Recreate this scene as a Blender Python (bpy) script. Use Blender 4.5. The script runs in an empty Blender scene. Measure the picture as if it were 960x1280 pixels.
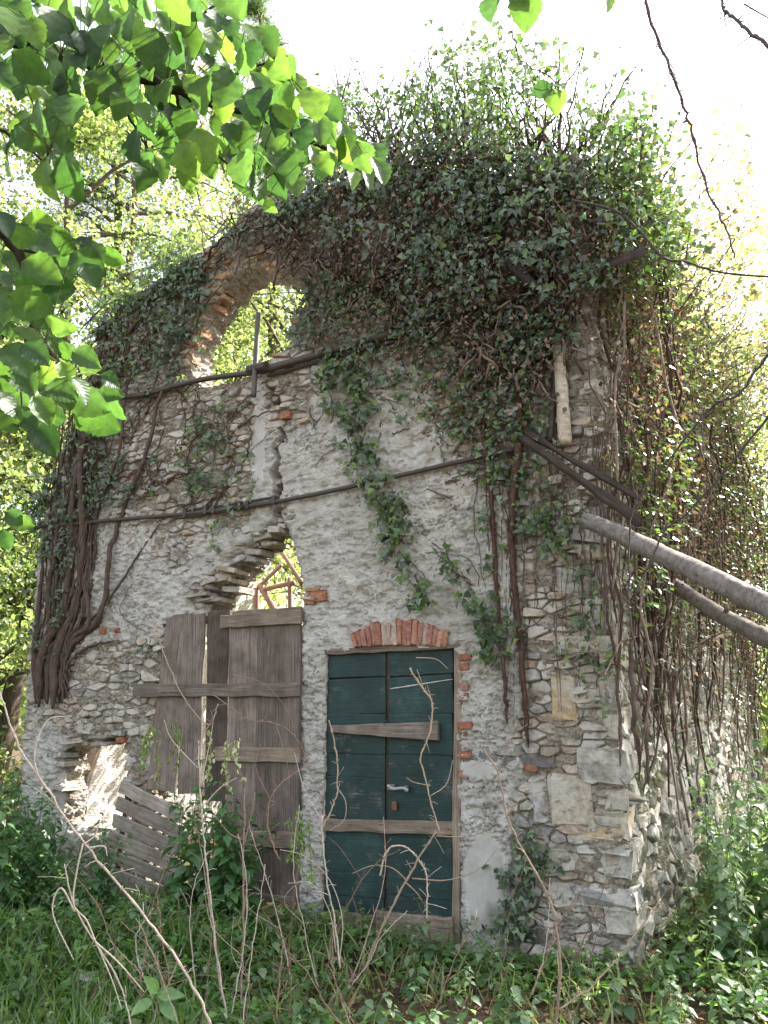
import bpy, math, random
import numpy as np
from mathutils import Vector, Matrix, kdtree

random.seed(7)
rng = np.random.default_rng(7)
SC = bpy.context.scene
COL = SC.collection

# ------------------------------------------------------------------ camera
PITCH = math.radians(14.0)
FPX = 960.0                       # focal length in pixels of the 960x1280 photograph
CAMZ = 1.6
cam = bpy.data.cameras.new('camera')
cam.sensor_fit = 'VERTICAL'; cam.sensor_height = 24.0; cam.lens = 24.0 * FPX / 1280.0
cam.clip_start = 0.05; cam.clip_end = 2000
cam_o = bpy.data.objects.new('camera', cam); COL.objects.link(cam_o)
cam_o.location = (0, 0, CAMZ); cam_o.rotation_euler = (math.radians(90) + PITCH, 0, 0)
SC.camera = cam_o
SC.render.resolution_x = 768; SC.render.resolution_y = 1024

# ------------------------------------------------------------------ light
SUN = Vector((0.76, 0.44, 0.86)).normalized()
sun_el = math.asin(SUN.z); sun_az = math.atan2(SUN.x, SUN.y)
w = bpy.data.worlds.new('World'); SC.world = w; w.use_nodes = True
nt = w.node_tree; nt.nodes.clear()
sky = nt.nodes.new('ShaderNodeTexSky'); sky.sky_type = 'NISHITA'; sky.sun_disc = False
sky.sun_elevation = sun_el; sky.sun_rotation = sun_az
sky.dust_density = 4.0; sky.air_density = 1.2; sky.ozone_density = 0.6; sky.altitude = 200
bw = nt.nodes.new('ShaderNodeMixRGB'); bw.blend_type = 'MIX'; bw.inputs[0].default_value = 0.55
hs = nt.nodes.new('ShaderNodeHueSaturation'); hs.inputs['Saturation'].default_value = 0.35
bg = nt.nodes.new('ShaderNodeBackground'); bg.inputs[1].default_value = 0.13
ow = nt.nodes.new('ShaderNodeOutputWorld')
nt.links.new(sky.outputs[0], hs.inputs['Color']); nt.links.new(hs.outputs[0], bg.inputs[0]); nt.links.new(bg.outputs[0], ow.inputs[0])
nt.nodes.remove(bw)
sl = bpy.data.lights.new('sun', 'SUN'); sl.energy = 4.8; sl.angle = math.radians(0.6); sl.color = (1.0, 0.95, 0.86)
so = bpy.data.objects.new('sun', sl); COL.objects.link(so)
so.rotation_euler = SUN.to_track_quat('Z', 'Y').to_euler(); so.location = (10, 10, 20)
SC.view_settings.view_transform = 'Standard'; SC.view_settings.look = 'None'
SC.view_settings.exposure = 2.35; SC.view_settings.gamma = 1.0
SC.render.engine = 'CYCLES'
SC.cycles.max_bounces = 6; SC.cycles.diffuse_bounces = 3; SC.cycles.transmission_bounces = 4

# ------------------------------------------------------------------ noise
def _hash(ix, iy, iz, seed):
    n = (ix.astype(np.int64) * 374761393 + iy.astype(np.int64) * 668265263 + iz.astype(np.int64) * 2147483647 + seed * 1274126177) & 0x7fffffff
    n = ((n ^ (n >> 13)) * 1274126177) & 0x7fffffff
    n = (n ^ (n >> 16)) & 0xffff
    return n / 65535.0
def vnoise(x, y, z, seed=0):
    x = np.asarray(x, float); y = np.asarray(y, float); z = np.asarray(z, float) + np.zeros_like(x)
    ix, iy, iz = np.floor(x), np.floor(y), np.floor(z)
    fx, fy, fz = x - ix, y - iy, z - iz
    fx = fx * fx * (3 - 2 * fx); fy = fy * fy * (3 - 2 * fy); fz = fz * fz * (3 - 2 * fz)
    r = 0
    for dx in (0, 1):
        for dy in (0, 1):
            for dz in (0, 1):
                r = r + _hash(ix + dx, iy + dy, iz + dz, seed) * (fx if dx else 1 - fx) * (fy if dy else 1 - fy) * (fz if dz else 1 - fz)
    return r * 2 - 1
def fbm(x, y, z=0.0, octv=4, seed=0, gain=0.5):
    s = 0; a = 1.0; f = 1.0; t = 0
    for o in range(octv):
        s = s + a * vnoise(np.asarray(x) * f + 17.3 * o, np.asarray(y) * f - 9.1 * o, np.asarray(z) * f, seed + o); t += a; a *= gain; f *= 2.03
    return s / t
def sstep(a, b, x):
    t = np.clip((x - a) / (b - a), 0, 1); return t * t * (3 - 2 * t)

# ------------------------------------------------------------------ geometry of the place
ct, st = math.cos(PITCH), math.sin(PITCH)
def ray(px, py):
    X = (px - 480.0) / FPX; up = (640.0 - py) / FPX
    return np.array((X, ct - up * st, st + up * ct))
CAMP = np.array((0, 0, CAMZ))
AF = math.radians(61.5)
FO = np.array((1.614, 5.51, 0.0)); FU = np.array((-math.sin(AF), math.cos(AF), 0)); FN = np.array((-math.cos(AF), -math.sin(AF), 0))
AS = math.radians(31.0)
SU = np.array((math.sin(AS), math.cos(AS), 0)); SN = np.array((math.cos(AS), -math.sin(AS), 0))
UPV = np.array((0, 0, 1.0))
def on_plane(px, py, O, N, d=0.0):
    r = ray(px, py); o = O + N * d
    t = np.dot(o - CAMP, N) / np.dot(r, N)
    return CAMP + r * t
def F3(px, py, d=0.0): return on_plane(px, py, FO, FN, d)
def S3(px, py, d=0.0): return on_plane(px, py, FO, SN, d)
def Fuv(px, py):
    p = F3(px, py); return (float(np.dot(p - FO, FU)), float(p[2]))
def Suv(px, py):
    p = S3(px, py); return (float(np.dot(p - FO, SU)), float(p[2]))
def G3(px, py, z=0.0):
    r = ray(px, py); t = (z - CAMZ) / r[2]; return CAMP + r * t
def D3(px, py, dist):
    r = ray(px, py); return CAMP + r * (dist / math.hypot(r[0], r[1]))      # at a horizontal distance
def project(P):
    P = np.asarray(P) - CAMP
    dep = P[..., 1] * ct + P[..., 2] * st
    up = -P[..., 1] * st + P[..., 2] * ct
    return 480 + FPX * P[..., 0] / dep, 640 - FPX * up / dep
def ground_z(x, y):
    x = np.asarray(x, float); y = np.asarray(y, float)
    return 0.10 * fbm(x * 0.5, y * 0.5, 0, 3, 91) + 0.05 * fbm(x * 2.2, y * 2.2, 0, 3, 92) + 0.25 * sstep(-2.0, -5.0, x) * sstep(4, 8, y) + 0.02 * np.maximum(y - 14, 0) - .07

# ------------------------------------------------------------------ mesh helpers
def np_mesh(name, V, F, col=None, attrs=None, mat=None, parent=None, smooth=False, uv=None):
    V = np.asarray(V, np.float32); F = np.asarray(F, np.int32)
    me = bpy.data.meshes.new(name)
    k = F.shape[1]; m = F.shape[0]
    me.vertices.add(len(V)); me.vertices.foreach_set('co', V.ravel())
    me.loops.add(m * k); me.loops.foreach_set('vertex_index', F.ravel())
    me.polygons.add(m); me.polygons.foreach_set('loop_start', np.arange(0, m * k, k, dtype=np.int32))
    me.polygons.foreach_set('loop_total', np.full(m, k, np.int32))
    if smooth: me.polygons.foreach_set('use_smooth', np.ones(m, bool))
    me.update(calc_edges=True)
    if col is not None:
        a = me.attributes.new('col', 'FLOAT_COLOR', 'POINT'); c = np.ones((len(V), 4), np.float32); c[:, :3] = col; a.data.foreach_set('color', c.ravel())
    if attrs:
        for n, vals in attrs.items():
            a = me.attributes.new(n, 'FLOAT', 'POINT'); a.data.foreach_set('value', np.asarray(vals, np.float32).ravel())
    if mat: me.materials.append(mat)
    o = bpy.data.objects.new(name, me); COL.objects.link(o)
    if parent is not None: link(o, parent)
    return o
def link(o, parent):
    o.parent = parent; o.matrix_parent_inverse = Matrix.Translation(parent_world(parent)).inverted()
def parent_world(p):
    v = Vector(p.location)
    if p.parent: v = v + (p.matrix_parent_inverse @ Vector((0, 0, 0))) + parent_world(p.parent)
    return v
def empty(name, loc, label, cat, group=None):
    o = bpy.data.objects.new(name, None); COL.objects.link(o); o.location = tuple(float(a) for a in loc)
    o.empty_display_size = 0.1
    o['label'] = label; o['category'] = cat
    if group: o['group'] = group
    return o
def tag(o, label, cat=None, group=None, kind=None):
    if label: o['label'] = label
    if cat: o['category'] = cat
    if group: o['group'] = group
    if kind: o['kind'] = kind
    return o

class MB:
    """collects verts / polygons / per-vertex colours / per-loop uv, builds one mesh"""
    def __init__(s): s.V = []; s.F = []; s.C = []; s.UV = []
    def add(s, V, F, col=(1, 1, 1), uv=None):
        b = len(s.V); s.V += [tuple(map(float, v)) for v in V]; s.F += [tuple(b + i for i in f) for f in F]
        s.C += [tuple(col)] * len(V) if not isinstance(col, list) else col
        s.UV += list(uv) if uv is not None else [(0, 0)] * len(V)
    def mesh(s, name, mat, smooth=False):
        me = bpy.data.meshes.new(name); me.from_pydata(s.V, [], s.F)
        a = me.attributes.new('col', 'FLOAT_COLOR', 'POINT'); c = np.ones((len(s.V), 4), np.float32); c[:, :3] = np.array(s.C, np.float32); a.data.foreach_set('color', c.ravel())
        u = me.attributes.new('guv', 'FLOAT2', 'POINT'); u.data.foreach_set('vector', np.array(s.UV, np.float32).ravel())
        if smooth: me.polygons.foreach_set('use_smooth', np.ones(len(me.polygons), bool))
        if mat: me.materials.append(mat)
        return me
    def build(s, name, mat, parent=None, smooth=False):
        o = bpy.data.objects.new(name, s.mesh(name, mat, smooth)); COL.objects.link(o)
        if parent is not None: link(o, parent)
        return o
def tube_vf(P, R, seg=6, cap=True):
    P = np.asarray(P, float); n = len(P); R = np.broadcast_to(np.asarray(R, float), (n,))
    T = np.gradient(P, axis=0); T /= (np.linalg.norm(T, axis=1, keepdims=True) + 1e-9)
    ref = np.array((0, 0, 1.0)) if abs(T[0][2]) < 0.9 else np.array((1.0, 0, 0))
    a = np.cross(T[0], ref); a /= np.linalg.norm(a)
    V = []; L = np.zeros(n); L[1:] = np.cumsum(np.linalg.norm(np.diff(P, axis=0), axis=1)); uv = []
    for i in range(n):
        a = a - T[i] * np.dot(a, T[i]); a /= (np.linalg.norm(a) + 1e-9); b = np.cross(T[i], a)
        for k in range(seg):
            t = 2 * math.pi * k / seg
            V.append(P[i] + (a * math.cos(t) + b * math.sin(t)) * R[i]); uv.append((L[i], k / seg * 0.2))
    F = []
    for i in range(n - 1):
        for k in range(seg):
            k2 = (k + 1) % seg; F.append((i * seg + k, i * seg + k2, (i + 1) * seg + k2, (i + 1) * seg + k))
    if cap:
        F.append(tuple(range(seg))[::-1]); F.append(tuple((n - 1) * seg + k for k in range(seg)))
    return V, F, uv
def spline(P, n):
    """Catmull-Rom through points"""
    P = np.asarray(P, float); m = len(P)
    if m < 3:
        t = np.linspace(0, 1, n)[:, None]; return P[0] * (1 - t) + P[-1] * t
    Q = np.vstack([2 * P[0] - P[1], P, 2 * P[-1] - P[-2]])
    out = []
    for t in np.linspace(0, m - 1 - 1e-6, n):
        i = int(t); f = t - i; a, b, c, d = Q[i], Q[i + 1], Q[i + 2], Q[i + 3]
        out.append(0.5 * (2 * b + (c - a) * f + (2 * a - 5 * b + 4 * c - d) * f * f + (3 * b - a - 3 * c + d) * f ** 3))
    return np.array(out)
def wig(P, amp, f, seed):
    P = np.asarray(P, float); L = np.arange(len(P)) * 1.0
    D = np.stack([fbm(L * f, L * 0 + k * 7.7, seed * 1.3, 2, 5 + k) for k in range(3)], 1)
    return P + D * amp

# leaf clouds ------------------------------------------------------
LEAF = {
 'kite': (np.array([(0, 0, 0), (-.36, .45, .10), (0, 1, -.06), (.36, .45, .10)]), np.array([(0, 2, 1), (0, 3, 2)])),
 'ivy': (np.array([(0, 0, 0), (-.50, .10, .04), (-.30, .45, .08), (0, 1, -.08), (.30, .45, .08), (.50, .10, .04), (0, .35, -.04)]),
         np.array([(6, 1, 0), (6, 2, 1), (6, 3, 2), (6, 4, 3), (6, 5, 4), (6, 0, 5)])),
 'blade': (np.array([(-.03, 0, 0), (.03, 0, 0), (.03, .55, .10), (-.03, .55, .10), (0, 1, .42)]), np.array([(0, 1, 2), (0, 2, 3), (3, 2, 4)])),
 'oval': (np.array([(0, 0, 0), (-.22, .22, .06), (-.24, .58, .07), (0, 1, -.10), (.24, .58, .07), (.22, .22, .06)]), np.array([(0, 3, 2), (0, 2, 1), (0, 4, 3), (0, 5, 4)])),
}
def leaf_arrays(P, N, T, S, shape):
    P = np.asarray(P, float); N = np.asarray(N, float); T = np.asarray(T, float); S = np.asarray(S, float)
    N = N / (np.linalg.norm(N, axis=1, keepdims=True) + 1e-9)
    T = T - N * (T * N).sum(1, keepdims=True); T = T / (np.linalg.norm(T, axis=1, keepdims=True) + 1e-9)
    B = np.cross(T, N)
    LV, LF = LEAF[shape]
    V = P[:, None, :] + S[:, None, None] * (B[:, None, :] * LV[None, :, 0:1] + T[:, None, :] * LV[None, :, 1:2] + N[:, None, :] * LV[None, :, 2:3])
    F = (LF[None] + (np.arange(len(P)) * len(LV))[:, None, None])
    return V.reshape(-1, 3), F.reshape(-1, 3), len(LV)
def leaf_cloud(name, P, N, T, S, shape, cols, mat, parent=None):
    V, F, k = leaf_arrays(P, N, T, S, shape)
    return np_mesh(name, V, F, col=np.repeat(cols, k, axis=0), mat=mat, parent=parent)
def pick_cols(pal, n, jit=0.25, r=rng):
    pal = np.array(pal); c = pal[r.integers(0, len(pal), n)]
    return c * (1 + jit * (r.random((n, 1)) * 2 - 1)) * (1 + 0.08 * (r.random((n, 3)) * 2 - 1))
def rdir(n, r=rng):
    v = r.normal(size=(n, 3)); return v / np.linalg.norm(v, axis=1, keepdims=True)

# ------------------------------------------------------------------ materials
def mat_base(name):
    m = bpy.data.materials.new(name); m.use_nodes = True; t = m.node_tree; t.nodes.clear()
    return m, t, t.nodes.new('ShaderNodeOutputMaterial')
def nd(t, k, **kw):
    n = t.nodes.new(k)
    for a, b in kw.items():
        if a in n.inputs: n.inputs[a].default_value = b
        else: setattr(n, a, b)
    return n
def noise(t, vec, scale, detail=6, rough=0.6):
    n = nd(t, 'ShaderNodeTexNoise', Scale=scale, Detail=detail, Roughness=rough); t.links.new(vec, n.inputs['Vector']); return n
def ramp(t, fac, stops):
    r = t.nodes.new('ShaderNodeValToRGB'); e = r.color_ramp.elements
    while len(e) < len(stops): e.new(0.5)
    for i, (p, c) in enumerate(stops):
        e[i].position = p; e[i].color = (c if len(c) == 4 else tuple(c) + (1,)) if not isinstance(c, (int, float)) else (c, c, c, 1)
    t.links.new(fac, r.inputs[0]); return r
def mix(t, fac, a, b, mode='MIX'):
    n = t.nodes.new('ShaderNodeMixRGB'); n.blend_type = mode
    for i, s in ((0, fac), (1, a), (2, b)):
        if isinstance(s, (int, float)): n.inputs[i].default_value = s
        elif isinstance(s, tuple): n.inputs[i].default_value = s + (1,) if len(s) == 3 else s
        else: t.links.new(s, n.inputs[i])
    return n
def bump(t, h, strength, dist, prev=None):
    b = nd(t, 'ShaderNodeBump', Strength=strength, Distance=dist); t.links.new(h, b.inputs['Height'])
    if prev is not None: t.links.new(prev.outputs[0], b.inputs['Normal'])
    return b
def pos(t):
    return t.nodes.new('ShaderNodeNewGeometry').outputs['Position']
def attr(t, name):
    a = t.nodes.new('ShaderNodeAttribute'); a.attribute_name = name; return a
def princ(t, out, rough=0.8, spec=0.3):
    p = nd(t, 'ShaderNodeBsdfPrincipled', Roughness=rough); p.inputs['Specular IOR Level'].default_value = spec
    t.links.new(p.outputs[0], out.inputs[0]); return p

def make_wall_mat():
    m, t, o = mat_base('lime_plaster_and_mortar'); p = princ(t, o, 0.93, 0.15); P = pos(t)
    n1 = noise(t, P, 1.3, 5); n2 = noise(t, P, 7, 8, .7); n3 = noise(t, P, 38, 6, .7)
    pl = ramp(t, n2.outputs[0], [(.27, (.24, .205, .17)), (.40, (.48, .45, .405)), (.53, (.60, .58, .54)), (.74, (.73, .715, .685))])
    st1 = ramp(t, n1.outputs[0], [(.38, 0.0), (.62, 1.0)])
    pl2 = mix(t, st1.outputs[0], pl.outputs[0], (.40, .375, .35), 'MIX'); pl2.inputs[0].default_value = .4
    sc = t.nodes.new('ShaderNodeMath'); sc.operation = 'MULTIPLY'; sc.inputs[1].default_value = .45; t.links.new(st1.outputs[0], sc.inputs[0]); t.links.new(sc.outputs[0], pl2.inputs[0])
    mo = ramp(t, n3.outputs[0], [(.3, (.15, .12, .09)), (.5, (.33, .29, .24)), (.75, (.50, .465, .41))])
    cv = attr(t, 'cov'); cm = attr(t, 'cem')
    c = mix(t, cv.outputs['Fac'], mo.outputs[0], pl2.outputs[0])
    cemc = ramp(t, n2.outputs[0], [(.3, (.33, .315, .295)), (.7, (.46, .45, .43))])
    c = mix(t, cm.outputs['Fac'], c.outputs[0], cemc.outputs[0])
    # algae and damp, held in the lime itself
    gr = attr(t, 'moss'); c = mix(t, gr.outputs['Fac'], c.outputs[0], (.075, .10, .055))
    t.links.new(c.outputs[0], p.inputs['Base Color'])
    v = nd(t, 'ShaderNodeTexVoronoi', Scale=34.0); v.feature = 'F1'
    mp = t.nodes.new('ShaderNodeMapping'); mp.inputs['Scale'].default_value = (1, 1, 1.9)
    t.links.new(P, mp.inputs[0]); 
    mixv = mix(t, .12, mp.outputs[0], n2.outputs['Color']); t.links.new(mixv.outputs[0], v.inputs['Vector'])
    b1 = bump(t, v.outputs['Distance'], .8, .016); b2 = bump(t, n3.outputs[0], .9, .022, b1)
    n4 = noise(t, P, 130, 3, .7); b3 = bump(t, n4.outputs[0], .35, .004, b2)
    # smooth cement keeps little of the relief
    t.links.new(b3.outputs[0], p.inputs['Normal'])
    inv = t.nodes.new('ShaderNodeMath'); inv.operation = 'SUBTRACT'; inv.inputs[0].default_value = 1; t.links.new(cm.outputs['Fac'], inv.inputs[1])
    for b, s in ((b1, .8), (b2, 1.0)):
        k = t.nodes.new('ShaderNodeMath'); k.operation = 'MULTIPLY'; k.inputs[1].default_value = s; t.links.new(inv.outputs[0], k.inputs[0]); t.links.new(k.outputs[0], b.inputs['Strength'])
    return m
def make_col_mat(name, rough=.85, nscale=30, amt=.5, bdist=.01, spec=.25, moss=False, stretch=None):
    """colour per piece from 'col' with mottling and relief"""
    m, t, o = mat_base(name); p = princ(t, o, rough, spec); P = pos(t)
    if stretch:
        mp = t.nodes.new('ShaderNodeMapping'); mp.inputs['Scale'].default_value = stretch; t.links.new(P, mp.inputs[0]); P = mp.outputs[0]
    n1 = noise(t, P, nscale, 7, .7); n2 = noise(t, P, nscale * .25, 4, .6)
    c = attr(t, 'col')
    r = ramp(t, n1.outputs[0], [(.28, 1 - amt), (.72, 1 + amt * .6)])
    c1 = mix(t, 1.0, c.outputs['Color'], r.outputs[0], 'MULTIPLY')
    if moss:
        f = ramp(t, n2.outputs[0], [(.48, 0.0), (.60, .75)]); c1 = mix(t, f.outputs[0], c1.outputs[0], (.47, .445, .40))
    t.links.new(c1.outputs[0], p.inputs['Base Color'])
    t.links.new(bump(t, n1.outputs[0], 1.0, bdist * 1.5).outputs[0], p.inputs['Normal'])
    return m
def make_wood(name, a, b, dark, paint=None):
    m, t, o = mat_base(name); p = princ(t, o, .82, .2)
    g = attr(t, 'guv'); oi = t.nodes.new('ShaderNodeObjectInfo')
    mp = t.nodes.new('ShaderNodeMapping'); mp.inputs['Scale'].default_value = (1.6, 42, 1); t.links.new(g.outputs['Vector'], mp.inputs[0])
    cmb = t.nodes.new('ShaderNodeCombineXYZ'); mul = t.nodes.new('ShaderNodeMath'); mul.operation = 'MULTIPLY'; mul.inputs[1].default_value = 37.0
    t.links.new(oi.outputs['Random'], mul.inputs[0]); t.links.new(mul.outputs[0], cmb.inputs[0]); t.links.new(mul.outputs[0], cmb.inputs[2]); t.links.new(cmb.outputs[0], mp.inputs['Location'])
    n1 = noise(t, mp.outputs[0], 2.2, 8, .7)
    n2 = noise(t, pos(t), 5, 5, .6); n3 = noise(t, pos(t), 60, 4, .6)
    r = ramp(t, n1.outputs[0], [(.30, dark), (.45, a), (.70, b)])
    tone = ramp(t, oi.outputs['Random'], [(0, .72), (1, 1.18)])
    c = mix(t, 1.0, r.outputs[0], tone.outputs[0], 'MULTIPLY')
    st_ = ramp(t, n2.outputs[0], [(.40, 0.0), (.66, .55)])
    c = mix(t, st_.outputs[0], c.outputs[0], dark)
    rough = None
    if paint:
        wear = mix(t, .5, n1.outputs[0], n2.outputs[0]); wm = ramp(t, wear.outputs[0], [(.385, 0.0), (.43, 1.0)])
        n5 = noise(t, pos(t), 3.1, 6, .7)
        pc = ramp(t, n5.outputs[0], [(.3, tuple(x * .62 for x in paint)), (.55, paint), (.78, tuple(x * 1.9 + .006 for x in paint))])
        sc_ = ramp(t, n1.outputs[0], [(.35, .65), (.6, 1.1)])
        pc2 = mix(t, 1.0, pc.outputs[0], sc_.outputs[0], 'MULTIPLY')
        c = mix(t, wm.outputs[0], c.outputs[0], pc2.outputs[0]); p.inputs['Roughness'].default_value = .6
        p.inputs['Specular IOR Level'].default_value = .3
    t.links.new(c.outputs[0], p.inputs['Base Color'])
    b1 = bump(t, n1.outputs[0], .6, .006); b2 = bump(t, n3.outputs[0], .25, .002, b1)
    t.links.new(b2.outputs[0], p.inputs['Normal'])
    return m
def make_leaf(name, trans=.45, rough=.42, spec=.5, vary=False, tint=(1.15, 1.25, .62), veins=False):
    m, t, o = mat_base(name)
    c = attr(t, 'col').outputs['Color']
    if vary:
        oi = t.nodes.new('ShaderNodeObjectInfo'); r = ramp(t, oi.outputs['Random'], [(0, (.45, .55, .5)), (.5, (.85, .9, .9)), (1, (1.45, 1.35, 1.0))])
        c = mix(t, 1.0, c, r.outputs[0], 'MULTIPLY').outputs[0]
    n = noise(t, pos(t), 40, 4, .6); r = ramp(t, n.outputs[0], [(.3, .75), (.7, 1.2)])
    c = mix(t, 1.0, c, r.outputs[0], 'MULTIPLY').outputs[0]
    p = nd(t, 'ShaderNodeBsdfPrincipled', Roughness=rough); p.inputs['Specular IOR Level'].default_value = spec
    t.links.new(c, p.inputs['Base Color'])
    tr = t.nodes.new('ShaderNodeBsdfTranslucent'); c2 = mix(t, 1.0, c, tint, 'MULTIPLY'); g = mix(t, 1.0, c2.outputs[0], (2.2, 2.2, 2.2), 'MULTIPLY')
    t.links.new(g.outputs[0], tr.inputs[0])
    if veins:
        gv = attr(t, 'guv'); sp = t.nodes.new('ShaderNodeSeparateXYZ'); t.links.new(gv.outputs['Vector'], sp.inputs[0])
        ab = t.nodes.new('ShaderNodeMath'); ab.operation = 'ABSOLUTE'; t.links.new(sp.outputs[0], ab.inputs[0])
        sb = t.nodes.new('ShaderNodeMath'); sb.operation = 'MULTIPLY_ADD'; t.links.new(ab.outputs[0], sb.inputs[0]); sb.inputs[1].default_value = -.8; t.links.new(sp.outputs[1], sb.inputs[2])
        sn = t.nodes.new('ShaderNodeMath'); sn.operation = 'MULTIPLY'; sn.inputs[1].default_value = 48; t.links.new(sb.outputs[0], sn.inputs[0])
        si = t.nodes.new('ShaderNodeMath'); si.operation = 'SINE'; t.links.new(sn.outputs[0], si.inputs[0])
        vr = ramp(t, si.outputs[0], [(.80, 1.0), (1.0, .93)])
        g2 = mix(t, 1.0, g.outputs[0], vr.outputs[0], 'MULTIPLY'); t.links.new(g2.outputs[0], tr.inputs[0])
        bb = bump(t, si.outputs[0], .18, .001); t.links.new(bb.outputs[0], p.inputs['Normal'])
    ms = t.nodes.new('ShaderNodeMixShader'); ms.inputs[0].default_value = trans
    t.links.new(p.outputs[0], ms.inputs[1]); t.links.new(tr.outputs[0], ms.inputs[2]); t.links.new(ms.outputs[0], o.inputs[0])
    return m
def make_ground():
    m, t, o = mat_base('forest_soil'); p = princ(t, o, .95, .1); P = pos(t)
    n1 = noise(t, P, 3, 6, .65); n2 = noise(t, P, 45, 6, .75)
    a = ramp(t, n2.outputs[0], [(.3, (.035, .025, .016)), (.52, (.11, .078, .05)), (.75, (.22, .165, .115))])
    g = ramp(t, n1.outputs[0], [(.45, 0.0), (.62, .7)])
    c = mix(t, g.outputs[0], a.outputs[0], (.05, .06, .025))
    t.links.new(c.outputs[0], p.inputs['Base Color']); t.links.new(bump(t, n2.outputs[0], 1, .03).outputs[0], p.inputs['Normal'])
    return m
M_wall = make_wall_mat()
M_stone = make_col_mat('rubble_stone', .88, 22, .45, .012, .25, moss=True)
M_brick = make_col_mat('old_brick', .92, 34, .6, .010, .1)
M_bark = make_col_mat('bark', 1.0, 46, .6, .012, .02, stretch=(1, 1, .25))
M_twig = make_col_mat('dry_twig', .85, 60, .4, .003, .25)
M_log = make_col_mat('weathered_log', .9, 34, .6, .010, .15, stretch=(.3, 1, .8))
M_iron = make_col_mat('rusty_iron', .6, 60, .5, .003, .5)
M_wood = make_wood('grey_boards', (.16, .128, .110), (.29, .245, .215), (.045, .036, .03))
M_woodd = make_wood('dark_boards', (.075, .057, .048), (.135, .105, .09), (.02, .015, .012))
M_pale = make_wood('bleached_slats', (.26, .225, .19), (.42, .38, .33), (.10, .08, .065))
M_woodl = make_wood('brown_batten', (.20, .155, .12), (.34, .28, .23), (.07, .05, .04))
M_green = make_wood('green_painted_boards', (.12, .115, .10), (.22, .21, .19), (.03, .03, .028), paint=(.018, .043, .041))
M_hazel = make_leaf('hazel_leaf', .5, .45, .35, vary=True, veins=True, tint=(1.1, 1.12, .6))
M_ivy = make_leaf('ivy_leaf', .22, .30, .6)
M_tree = make_leaf('tree_leaf', .5, .5, .4)
M_herb = make_leaf('herb_leaf', .35, .42, .5)
M_dry = make_leaf('dry_leaf', .2, .8, .2, tint=(1.1, .9, .6))
M_ground = make_ground()

# ------------------------------------------------------------------ ground
def build_ground():
    xs = np.concatenate([np.linspace(-400, -14, 22), np.linspace(-12, 14, 270), np.linspace(16, 400, 22)])
    ys = np.concatenate([np.linspace(-300, -4, 16), np.linspace(-2, 22, 250), np.linspace(24, 700, 26)])
    X, Y = np.meshgrid(xs, ys); Z = ground_z(X, Y) + 0.02 * fbm(X * 9, Y * 9, 0, 2, 93)
    Z = np.where((abs(X) > 40) | (Y > 50), 0.7 * np.clip((Y - 14) * 0.02, -2, 1.5), Z)
    V = np.stack([X, Y, Z], -1).reshape(-1, 3); nx, ny = len(xs), len(ys)
    i = np.arange(nx * ny).reshape(ny, nx)
    F = np.stack([i[:-1, :-1], i[:-1, 1:], i[1:, 1:], i[1:, :-1]], -1).reshape(-1, 4)
    o = np_mesh('ground', V, F, mat=M_ground, smooth=True); tag(o, 'brown forest soil with leaf litter in front of the ruin', None, None, 'structure'); return o
build_ground()

# ------------------------------------------------------------------ ruined house
HOUSE = empty('ruined_house', FO, 'roofless ruined stone house with cracked lime plaster front, two doors and ivy on its walls', 'building')

def poly_sdf(U, V, poly):
    """signed distance, negative inside"""
    P = np.asarray(poly, float); d = np.full(U.shape, 1e9); ins = np.zeros(U.shape, bool)
    for i in range(len(P)):
        a = P[i]; b = P[(i + 1) % len(P)]; e = b - a
        t = np.clip(((U - a[0]) * e[0] + (V - a[1]) * e[1]) / (e @ e + 1e-12), 0, 1)
        d = np.minimum(d, np.hypot(U - a[0] - t * e[0], V - a[1] - t * e[1]))
        c = ((a[1] > V) != (b[1] > V)) & (U < (b[0] - a[0]) * (V - a[1]) / ((b[1] - a[1]) if b[1] != a[1] else 1e-9) + a[0])
        ins ^= c
    return np.where(ins, -d, d)
def pxpoly(l): return [Fuv(*p) for p in l]

DU0, DU1 = Fuv(573, 1000)[0], Fuv(405, 1000)[0]
DZ1 = Fuv(490, 812)[1]
BU0, BU1 = Fuv(376, 900)[0], Fuv(196, 900)[0]
BZ1 = Fuv(300, 772)[1]
outline_f = [(0.0, -.4), (0.0, Fuv(735, 262)[1])] + pxpoly([(705, 232), (660, 222), (600, 214), (520, 205), (440, 222), (380, 240), (330, 255), (300, 268), (285, 290), (245, 318), (205, 345), (160, 372), (128, 405), (108, 465), (88, 540), (66, 600), (54, 650), (46, 720), (40, 800), (32, 885), (26, 990)])
outline_f += [(outline_f[-1][0], -.4)]
hole_door = [(DU0, -.5), (DU0, DZ1), (DU1, DZ1), (DU1, -.5)]
hole_board = [(BU0, -.5)] + pxpoly([(377, 765), (381, 748), (378, 722), (369, 690), (360, 668), (352, 655), (342, 655), (330, 668), (318, 676), (305, 690), (302, 706), (290, 716), (278, 728), (268, 738), (262, 752)]) + [(Fuv(262, 760)[0], BZ1 + .03), (BU1, BZ1), (BU1, -.5)]
hole_win = pxpoly([(238, 464), (236, 440), (246, 414), (260, 388), (276, 364), (296, 346), (318, 334), (342, 336), (358, 343), (370, 352), (381, 368), (378, 384), (370, 397), (371, 412), (362, 430), (352, 440), (330, 458), (300, 476), (250, 484)])
hole_low = pxpoly([(72, 1030), (76, 975), (74, 945), (90, 932), (120, 927), (150, 921), (156, 930), (154, 960), (158, 1000), (156, 1040)])
HOLES_F = [hole_door, hole_board, hole_win, hole_low]
breach = pxpoly([(230, 760), (240, 745), (262, 728), (285, 712), (275, 700), (300, 680), (318, 664), (335, 650), (352, 640), (364, 655), (372, 690), (382, 720), (384, 750), (378, 768), (300, 768)])
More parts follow.
